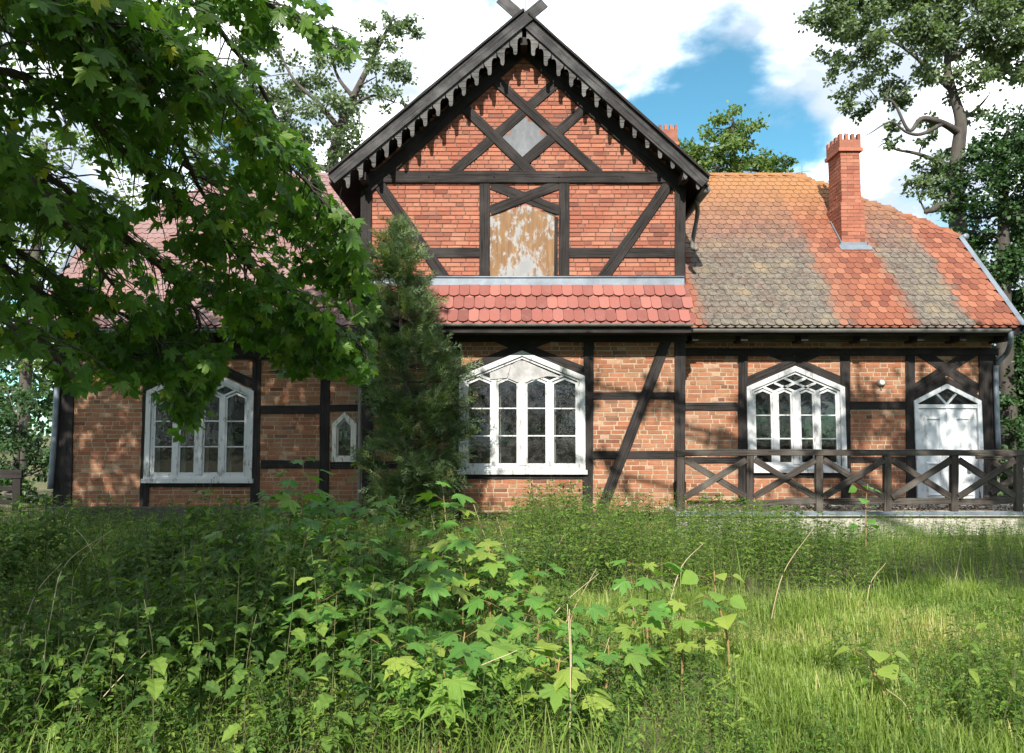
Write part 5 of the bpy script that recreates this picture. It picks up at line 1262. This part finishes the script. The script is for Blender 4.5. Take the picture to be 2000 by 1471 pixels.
idx = np.random.randint(0, 5, len(tips)); ff = frames(td, np.random.randn(len(tips), 3) * .5 + (0, -.3, .8), np.random.uniform(.18, .36, len(tips)))
for i in range(5): jl.inst(*SPR[i], ff[idx == i], tp_[idx == i] - jb, vv[idx == i])
jw.V = [v - jb for v in jw.V]; jw.build('trunk', 'bark', jun, True); jl.build('crown', 'juniper', jun); print('sprays', len(tips))
# ================================================================== UNDERGROWTH
def blade(tv): return tv
def leaf_tpl(w, fold, droop, serr=False):
    ys = [0, .12, .35, .62, .85, 1.0]; ws = [0.02, .30, .46, .34, .14, 0.0]; V = []
    for y, q in zip(ys, ws):
        z = -droop * y * y; V += [(-q * w, y, z + fold * q), (0, y, z), (q * w, y, z + fold * q)]
    T = []
    for i in range(len(ys) - 1):
        for j in (0, 1): a = i * 3 + j; T += [(a, a + 1, a + 3), (a + 1, a + 4, a + 3)]
    return np.array(V, float), np.array(T)
def serr_tpl(w, fold, droop, n=9):
    V = [(0, 0, 0)]; L, C, Q = [], [], []
    for i in range(1, n + 1):
        y = i / n; q = w * (y ** .55) * (1 - y) ** .75 * 1.25; s = (1.22 if i % 2 else .82) if i < n else 0; z = -droop * y * y
        Q.append((q * s, y - (.03 if i % 2 else 0), z + fold * q)); C.append((0, y, z))
    for (q, y, z), c in zip(Q, C): V += [(-q, y, z), c, (q, y, z)]
    T = [(0, 1, 2), (0, 2, 3)]
    for i in range(n - 1):
        a = 1 + i * 3; T += [(a, a + 3, a + 1), (a + 1, a + 3, a + 4), (a + 1, a + 4, a + 2), (a + 2, a + 4, a + 5)]
    return np.array(V, float), np.array(T)
NLEAF = serr_tpl(.60, .35, .45, 7); NLEAF_L = (np.array([(0, 0, 0), (.27, .22, .06), (.25, .5, 0), (0, 1, -.45), (-.25, .5, 0), (-.27, .22, .06), (0, .4, -.06)]), np.array([(0, 1, 6), (1, 2, 6), (2, 3, 6), (3, 4, 6), (4, 5, 6), (5, 0, 6)])); WLEAF_V = np.array([(0, 0, 0), (.22, .4, .05), (0, 1, -.15), (-.22, .4, .05), (0, .45, -.02)]); WLEAF = (WLEAF_V, np.array([(0, 1, 4), (1, 2, 4), (2, 3, 4), (3, 0, 4)]))
def stem_plant_tpl(seed, H, nodes, leaf, big, droop, tpl, stem_r=.004, taper=.55, narrow=1.0):
    """upright stem with opposite leaves: returns stem (V,T) and a list of leaf frames"""
    r = np.random.RandomState(seed); lean = r.randn(2) * .10
    ctrl = np.array([(lean[0] * H * t * t, lean[1] * H * t * t, H * t) for t in np.linspace(0, 1, 5)]) + r.randn(5, 3) * .008
    q = spline(ctrl, 10); st = tube(q, np.linspace(stem_r, stem_r * .45, 10), 4); L = []
    for i in range(nodes):
        t = .22 + .78 * (i + .2) / nodes; p = q[min(9, int(t * 9))]; a0 = i * pi / 2 + r.uniform(-.4, .4); up = .15 + .75 * (t > .88) * 1.0
        for s in (0, pi):
            a = a0 + s + r.uniform(-.25, .25); sc = leaf * (1 - taper * abs(t - .55) / .6) * r.uniform(.8, 1.15)
            ax = np.array([cos(a), sin(a), up - droop * r.uniform(.3, 1.1)]); nm = np.array([-cos(a) * .25, -sin(a) * .25, 1]) + r.randn(3) * .2
            L.append((p + ax / np.linalg.norm(ax) * leaf * .18, ax, nm, sc))
    return st, L
def plant_arrays(st, L, tpl):
    fr = frames(np.array([l[1] for l in L]), np.array([l[2] for l in L]), np.array([l[3] for l in L])); a = Acc(); a.inst(*tpl, fr, np.array([l[0] for l in L]), np.zeros(len(L)))
    return np.concatenate(a.V), np.concatenate(a.T)
def jitter_place(n, xs, ys): return np.stack([xs, ys, ground_z(xs, ys)], 1)
def thicket(name, mat, label, cat, spots, tpls, smin, smax, leaf_tpl_, lean=.18, hfun=None):
    a = Acc(); s_ = Acc(); n = len(spots); ti = np.random.randint(0, len(tpls), n); sc = np.random.uniform(smin, smax, n)
    if hfun is not None: sc = sc * hfun(spots)
    for k_, (st, L) in enumerate(tpls):
        m = ti == k_
        if not m.any(): continue
        V, T = plant_arrays(st, L, leaf_tpl_); Rm = rot_rand(m.sum(), 0, lean, sc[m]); pos = spots[m]
        nl = len(L); nvl = len(leaf_tpl_[0]); base = np.clip(np.random.normal(.42, .2, m.sum()), 0, 1)
        N = m.sum(); VV = np.einsum('nij,vj->nvi', Rm, V) + pos[:, None, :]; TT = T[None] + (np.arange(N) * len(V))[:, None, None]
        va = np.clip(np.repeat(base[:, None], nl, 1) + np.random.randn(N, nl) * .15, 0, 1); a.add(VV.reshape(-1, 3), TT.reshape(-1, 3), np.repeat(va.ravel(), nvl))
        s_.inst(st[0], st[1], Rm, pos, np.full(N, .5))
    o = a.build(name, mat); tag(o, label, cat, kind='stuff')
    so = s_.build('stems', 'stem_green', o); so['kind'] = 'stuff'
    return o
def scatter(n, x0, x1, y0, y1, keep=None):
    xs = np.random.uniform(x0, x1, n); ys = np.random.uniform(y0, y1, n); p = jitter_place(n, xs, ys)
    if keep is not None: p = p[keep(p)]
    return p
def pxy(p): a, b, f = proj(p); return a, b, f
# the border between nettles (left) and the grass clearing (right), in metres
def clear_right(p):                       # True on the lit grass clearing
    X, Y = p[:, 0], p[:, 1]; return (Y < -6.0 + .35 * np.sin(X * 1.7)) & (X > .55 + .5 * np.sin(Y * 1.3) + .25 * np.maximum(0, -7.5 - Y))
NET = [stem_plant_tpl(i, 1.0, 11, .125, True, .30, NLEAF, .0035) for i in range(7)]
WEED = [stem_plant_tpl(40 + i, 1.0, 13, .115, False, .35, WLEAF, .004, .4) for i in range(7)]
FINE = [stem_plant_tpl(80 + i, 1.0, 16, .070, False, .2, WLEAF, .003, .4) for i in range(6)]
def in_house(p): return (p[:, 1] > -.12) & (p[:, 0] > XBL - .2) & (p[:, 0] < XBR + .2) | (p[:, 1] > .38) | ((p[:, 1] > YT - .05) & (p[:, 0] > XT0 - .05))
# nettles, left foreground
sp = scatter(2300, -7, 1.6, -10.2, -5.2, lambda p: ~clear_right(p) & ((p[:, 0] < -.4) | (np.random.rand(len(p)) < .45)))
hn = lambda p: (1 - .55 * np.clip((p[:, 0] + .55) / 1.3, 0, 1)) * np.where(p[:, 1] < -9.3, .72, 1.0) * (.82 + .34 * np.sin(p[:, 0] * 2.1 + 1.4 * np.sin(p[:, 1] * 1.7)))
thicket('nettle_thicket', 'nettle_leaf', 'dense dark nettles filling the shaded left foreground', 'nettles', sp, NET, .55, 1.0, NLEAF_L, .3, hn)
sp = scatter(1800, -7, 1.6, -10.2, -5.2, lambda p: ~clear_right(p) & ((p[:, 0] < -.4) | (np.random.rand(len(p)) < .7)))
thicket('weed_growth', 'weed_leaf', 'mixed narrow-leaved weeds growing up through the nettles', 'weeds', sp, WEED + FINE, .45, .98, WLEAF, .35, hn)
# weeds up to the house, left
sp = scatter(2300, -9, .6, -5.6, .3, lambda p: ~in_house(p))
thicket('weed_growth', 'weed_leaf', 'tangled green weeds along the foot of the left wing wall', 'weeds', sp, FINE + WEED, .35, .62, WLEAF, .3)
# tall weeds, right of the juniper up to the terrace
sp = scatter(4600, .0, 11, -6.6, -.1, lambda p: ~in_house(p) & ~clear_right(p))
thicket('weed_growth', 'weed_leaf', 'tall leafy weeds growing in front of the terrace wall', 'weeds', sp, WEED + FINE, .50, .84, WLEAF, .2, lambda p: (1 - .35 * np.clip((-5.2 - p[:, 1]) / 1.4, 0, 1) + .1 * np.sin(p[:, 0] * 2.3)) * (1 - .42 * np.clip((p[:, 0] - 3.0) / 1.5, 0, 1)))
# low herbs through the clearing
sp = scatter(1900, .2, 4.8, -10.2, -6.0, lambda p: clear_right(p) & (np.sin(p[:, 0] * 2.6 + 1) * np.cos(p[:, 1] * 2.1) > .1))
thicket('herb_growth', 'weed_leaf', 'low sunlit herbs scattered through the grass clearing', 'herbs', sp, WEED + FINE, .16, .44, WLEAF, .45)
sp = scatter(420, 2.0, 4.6, -9.9, -8.2, lambda p: np.random.rand(len(p)) < np.clip((p[:, 0] - 1.6) / 1.6, 0, 1))
thicket('herb_growth', 'weed_leaf', 'knee-high sunlit weeds at the right edge of the grass clearing', 'herbs', sp, WEED + FINE, .25, .55, WLEAF, .35)
sp = scatter(420, -2.2, 1.2, -10.0, -8.6)
thicket('herb_growth', 'weed_leaf', 'sunlit herbs at the front edge of the nettles', 'herbs', sp, WEED + NET[:2], .22, .46, WLEAF, .35)
# grass
def grass(name, label, mat, n, x0, x1, y0, y1, hmin, hmax, keep, vfun, w=.0045, bend=.5):
    p = scatter(n, x0, x1, y0, y1, keep); n = len(p); h = np.random.uniform(hmin, hmax, n) * np.random.uniform(.6, 1, n) * (.95 + .5 * np.sin(p[:, 0] * 3.1 + 1.7 * np.sin(p[:, 1] * 2.3)) * np.cos(p[:, 1] * 3.7)); an = np.random.rand(n) * 2 * pi; b = np.random.uniform(.1, bend, n) * h
    dx, dy = np.cos(an), np.sin(an); sx, sy = -dy * w, dx * w; V = np.zeros((n, 7, 3))
    for i, (t, ww) in enumerate(((0, 1), (.4, .85), (.75, .55))):
        c = np.stack([p[:, 0] + dx * b * t * t, p[:, 1] + dy * b * t * t, p[:, 2] + h * t * (1 - .18 * t)], 1); s = np.stack([sx * ww, sy * ww, np.zeros(n)], 1)
        V[:, 2 * i] = c - s; V[:, 2 * i + 1] = c + s
    V[:, 6] = np.stack([p[:, 0] + dx * b, p[:, 1] + dy * b, p[:, 2] + h * .82], 1)
    T = np.array([(0, 1, 2), (1, 3, 2), (2, 3, 4), (3, 5, 4), (4, 5, 6)])[None] + (np.arange(n) * 7)[:, None, None]
    a = Acc(); a.add(V.reshape(-1, 3), T.reshape(-1, 3), np.repeat(np.clip(vfun(p), 0, 1), 7)); o = a.build(name, mat); tag(o, label, 'grass', kind='stuff'); return o
cs = G(1600, 1265); cs2 = G(1560, 1300)
def dry(p): return np.exp(-(((p[:, 0] - cs[0]) / 1.5) ** 2 + ((p[:, 1] - cs[1]) / .65) ** 2))
grass('grass', 'short bright grass of the sunlit clearing in the right foreground', 'grass', 112000, .1, 7.6, -10.6, -5.6, .10, .26, clear_right, lambda p: np.random.normal(.42, .2, len(p)) + .22 * np.sin(p[:, 0] * 2.7 + 2 * np.sin(p[:, 1] * 1.9)) + .80 * dry(p) * np.random.rand(len(p)) ** .5)
grass('tall_grass', 'long grass standing among the weeds behind the clearing', 'grass', 11000, -9, 11, -6.8, -.3, .2, .55, lambda p: ~in_house(p), lambda p: np.random.normal(.4, .2, len(p)), .004, .7)
grass('undergrowth_grass', 'thin shaded grass between the nettle stems', 'grass', 16000, -5.5, 1.2, -10.4, -5.2, .12, .42, lambda p: ~clear_right(p), lambda p: np.random.normal(.35, .2, len(p)), .004, .7)

# ---- maple saplings: stem, petioles and every leaf
def sapling(px, ptop, pbase, label, tiers, leaf, mat='sapling_leaf', vb=.5, group=None, lean=0.0, seed=0, name='maple_sapling', tplset=None):
    r = np.random.RandomState(seed); b = G(px, pbase); top = P(px + lean, ptop, b[1]); H = top[2] - b[2]; root = empty(name, b); tag(root, label, 'sapling', group)
    q = spline(np.array([[0, 0, -.05], [(top[0] - b[0]) * .3 + r.randn() * .02, r.randn() * .02, H * .4], [(top[0] - b[0]) * .7 + r.randn() * .02, r.randn() * .02, H * .75], [top[0] - b[0], 0, H]]), 14)
    wd = Acc(); wd.add(*tube(q, np.linspace(.010, .0035, 14), 6))
    for i in range(tiers):
        t = .30 + .70 * (i + .6) / tiers; t = min(t, 1.0); p = q[min(13, int(round(t * 13)))]; a0 = i * pi / 2 + r.uniform(-.4, .4)
        for s in (0, pi):
            a = a0 + s + r.uniform(-.3, .3); d = np.array([cos(a), sin(a), .45]); d /= np.linalg.norm(d); pl_ = leaf * r.uniform(.55, 1.1) * (1.15 - .55 * (t > .93)); e = p + d * pl_
            wd.add(*tube(np.array([p, p + d * pl_ * .55 + (0, 0, .008), e]), .0018, 3)); sc = leaf * r.uniform(.75, 1.1) * (.62 if t > .93 else 1)
            f = frames(np.array([[cos(a), sin(a), -.28]]), np.array([[-cos(a) * .1 + r.randn() * .22, -.18 + r.randn() * .22, 1]]), np.array([sc]))[0]
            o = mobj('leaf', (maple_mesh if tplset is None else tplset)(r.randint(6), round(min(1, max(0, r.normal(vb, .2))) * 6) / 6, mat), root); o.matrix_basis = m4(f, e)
    wd.build('stem', 'stem_red', root, True); return root
HEART = [leaf_tpl(1.5, .12 + .04 * i, .25) for i in range(6)]
HM = {}
def heart_mesh(i, v, mat):
    if (i, v, mat) not in HM: HM[(i, v, mat)] = tri_mesh('leaf', HEART[i][0], HEART[i][1], mat, np.full(len(HEART[i][0]), v))
    return HM[(i, v, mat)]
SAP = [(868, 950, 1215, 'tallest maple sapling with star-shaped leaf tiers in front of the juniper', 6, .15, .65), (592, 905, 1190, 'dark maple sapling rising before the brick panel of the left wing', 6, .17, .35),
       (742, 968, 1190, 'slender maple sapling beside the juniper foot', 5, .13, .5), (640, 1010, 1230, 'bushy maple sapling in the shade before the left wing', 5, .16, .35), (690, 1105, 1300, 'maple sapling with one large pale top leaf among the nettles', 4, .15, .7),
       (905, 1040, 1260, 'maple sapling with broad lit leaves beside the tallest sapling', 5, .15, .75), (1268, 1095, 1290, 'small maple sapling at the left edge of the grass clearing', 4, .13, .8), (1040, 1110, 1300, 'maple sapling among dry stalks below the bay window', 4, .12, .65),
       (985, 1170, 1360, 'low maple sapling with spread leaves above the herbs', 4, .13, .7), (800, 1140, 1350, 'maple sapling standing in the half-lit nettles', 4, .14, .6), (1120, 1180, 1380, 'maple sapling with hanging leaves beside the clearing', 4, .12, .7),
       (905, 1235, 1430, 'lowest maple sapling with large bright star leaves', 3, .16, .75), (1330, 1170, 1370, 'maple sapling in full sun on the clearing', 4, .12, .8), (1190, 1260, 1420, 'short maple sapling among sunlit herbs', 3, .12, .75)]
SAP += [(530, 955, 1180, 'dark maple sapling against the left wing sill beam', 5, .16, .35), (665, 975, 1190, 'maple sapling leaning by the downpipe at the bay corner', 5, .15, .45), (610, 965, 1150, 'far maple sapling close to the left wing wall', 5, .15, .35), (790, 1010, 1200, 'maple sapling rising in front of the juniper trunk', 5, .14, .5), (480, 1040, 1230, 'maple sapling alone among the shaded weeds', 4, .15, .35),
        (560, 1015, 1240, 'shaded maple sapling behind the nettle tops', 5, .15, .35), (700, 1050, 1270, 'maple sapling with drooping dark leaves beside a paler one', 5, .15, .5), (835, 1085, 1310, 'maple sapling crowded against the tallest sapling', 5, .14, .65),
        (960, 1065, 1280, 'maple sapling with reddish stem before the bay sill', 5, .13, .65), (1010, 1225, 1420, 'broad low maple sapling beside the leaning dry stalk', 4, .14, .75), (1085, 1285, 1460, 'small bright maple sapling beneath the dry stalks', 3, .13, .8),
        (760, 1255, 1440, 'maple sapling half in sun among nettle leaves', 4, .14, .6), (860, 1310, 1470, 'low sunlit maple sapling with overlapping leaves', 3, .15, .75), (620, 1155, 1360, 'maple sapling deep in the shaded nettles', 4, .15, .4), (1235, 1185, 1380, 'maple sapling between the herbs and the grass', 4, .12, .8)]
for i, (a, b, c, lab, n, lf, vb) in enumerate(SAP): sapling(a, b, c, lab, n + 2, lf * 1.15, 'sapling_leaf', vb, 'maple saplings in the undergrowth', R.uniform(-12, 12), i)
sapling(1425, 1115, 1330, 'young linden shoot with round yellow-green leaves in the sun', 6, .11, 'sapling_leaf', .95, None, -30, 70, 'linden_sapling', heart_mesh)
sapling(1690, 945, 1110, 'thin young shoot standing in front of the terrace railing', 6, .10, 'sapling_leaf', .6, None, 5, 71, 'linden_sapling', heart_mesh)
sapling(1725, 1270, 1400, 'low yellowish shoot in the middle of the grass clearing', 4, .11, 'sapling_leaf', 1.0, None, -10, 72, 'linden_sapling', heart_mesh)
# ---- single nettles and herbs that can be told apart, with every leaf
NM = {}
def nl_mesh(v, mat, tpl, key):
    k_ = (v, mat, key)
    if k_ not in NM: NM[k_] = tri_mesh('leaf', tpl[0], tpl[1], mat, np.full(len(tpl[0]), v))
    return NM[k_]
def single_plant(name, label, group, px, pbase, H, nodes, leaf, mat, tpl, key, vb, seed, droop=.5, cat='nettle', stem='stem_green'):
    b = G(px, pbase); st, L = stem_plant_tpl(seed, H, nodes, leaf, True, droop, tpl, .0042); root = empty(name, b); tag(root, label, cat, group); root.rotation_euler = (0, 0, R.random() * 6)
    mobj('stem', tri_mesh('stem', st[0], st[1], stem, np.full(len(st[0]), .5), True), root)
    fr = frames(np.array([l[1] for l in L]), np.array([l[2] for l in L]), np.array([l[3] for l in L]))
    for i, l in enumerate(L):
        o = mobj('leaf', nl_mesh(round(min(1, max(0, R.gauss(vb, .2))) * 5) / 5, mat, tpl, key), root); o.matrix_basis = m4(fr[i], l[0])
i = 0
for px, pb in [(120, 1440), (210, 1400), (300, 1460), (390, 1410), (470, 1450), (560, 1400), (330, 1340), (180, 1330), (60, 1370), (450, 1350), (640, 1440), (250, 1270), (400, 1280), (540, 1300), (720, 1400), (100, 1280), (620, 1330), (760, 1330), (500, 1230), (340, 1220)]:
    single_plant('nettle', 'upright dark nettle standing at the front of the shaded thicket', 'nettles at the front of the thicket', px, pb + 70, R.uniform(.72, .98), 9, R.uniform(.105, .135), 'nettle_leaf', NLEAF, 'n', .5, 200 + i, .28); i += 1
NARROW = leaf_tpl(.38, .15, .5)
for px, pb, H, lab in [(1885, 1425, .60, 'tall narrow-leaved weed standing alone at the right of the clearing'), (1965, 1440, .45, 'narrow-leaved weed half in shade beside the tall one'), (1440, 1430, .34, 'narrow-leaved weed sprouting at the clearing edge'), (1150, 1460, .42, 'narrow-leaved weed among pale dry stalks'), (640, 1465, .36, 'narrow-leaved weed catching sun under the nettles'), (500, 1470, .34, 'pale narrow-leaved weed at the foot of the nettles')]:
    single_plant('weed', lab, None, px, pb, H, 7, .12, 'weed_leaf', NARROW, 'w', .8, 300 + i, .25, 'weed'); i += 1
# ---- dry stalks and arching grass stems
def stalk(name, label, group, pts, r, cat, mat='straw'):
    b = G(pts[0][0], pts[0][1]); Y = b[1]; w_ = np.array([b] + [P(x, y, Y + dy) for x, y, dy in pts[1:]]); w_[0][2] -= .03; q = spline(w_, 18); V, T = tube(q - b, np.linspace(r, r * .35, 18), 5)
    o = mobj(name, tri_mesh(name, V, T, mat, np.full(len(V), R.random()), True), None, b); tag(o, label, cat, group)
for x0, y0, x1, y1, x2, y2 in [(838, 1471, 900, 1330, 1010, 1270), (1112, 1500, 1114, 1300, 1108, 1180), (1112, 1440, 1116, 1300, 1112, 1190), (1150, 1420, 1165, 1330, 1190, 1245), (1140, 1400, 1130, 1300, 1120, 1230), (1030, 1260, 1100, 1180, 1170, 1120), (1000, 1280, 1030, 1200, 1062, 1150), (1080, 1250, 1120, 1190, 1165, 1110), (840, 1230, 850, 1150, 865, 1080), (880, 1240, 900, 1160, 912, 1100), (1500, 1230, 1530, 1120, 1590, 1030), (1690, 1200, 1700, 1140, 1730, 1100), (1860, 1160, 1870, 1110, 1880, 1060), (1020, 1160, 985, 1060, 970, 1010), (1060, 1160, 1085, 1080, 1110, 1030), (1300, 1200, 1330, 1110, 1375, 1060), (950, 1200, 960, 1100, 925, 985), (860, 1180, 852, 1060, 838, 985), (1790, 1440, 1770, 1380, 1730, 1345)]:
    lab_, grp_ = ('pale dry stalk rising from the weeds before the terrace', 'dry stalks before the terrace') if x2 > 1400 else (('pale dry stalk standing below the juniper', 'dry stalks below the juniper') if x2 < 975 else ('pale dry stalk leaning among the maple saplings', 'dry stalks among the saplings'))
    stalk('dry_stalk', lab_, grp_, [(x0, y0, 0), (x1, y1, .02), (x2, y2, .05)], R.uniform(.004, .0065), 'stalk')
for x0, y0, x1, y1, x2, y2, x3, y3 in [(60, 1440, 100, 1200, 130, 1100, 220, 1035), (20, 1420, 40, 1260, 70, 1160, 120, 1100), (110, 1420, 160, 1330, 230, 1280, 275, 1280), (150, 1300, 140, 1180, 150, 1110, 200, 1050), (200, 1200, 190, 1110, 170, 1060, 145, 1030), (80, 1120, 95, 1050, 110, 1000, 140, 978), (115, 1120, 120, 1050, 132, 1005, 148, 982), (0, 1400, 15, 1300, 30, 1250, 45, 1215), (240, 1180, 245, 1110, 250, 1070, 270, 1025), (400, 1180, 405, 1100, 412, 1050, 440, 1010), (395, 1180, 400, 1110, 410, 1060, 425, 1000), (430, 1150, 440, 1090, 450, 1040, 470, 1000), (360, 1150, 352, 1100, 345, 1060, 350, 1020), (120, 1471, 170, 1400, 230, 1330, 285, 1275)]:
    lab_, grp_ = ('bleached grass stem standing before the left wing window', 'grass stems before the window') if x0 > 230 else ('long bleached grass stem arching over the shaded weeds', 'arching grass stems over the weeds')
    stalk('grass_stem', lab_, grp_, [(x0, y0, 0), (x1, y1, 0), (x2, y2, .03), (x3, y3, .08)], R.uniform(.003, .0045), 'grass stem')
stalk('dead_twig', 'curved bare white twig sticking up at the lower left corner', None, [(30, 1500, 0), (48, 1450, 0), (45, 1410, 0), (18, 1392, 0)], .008, 'twig')
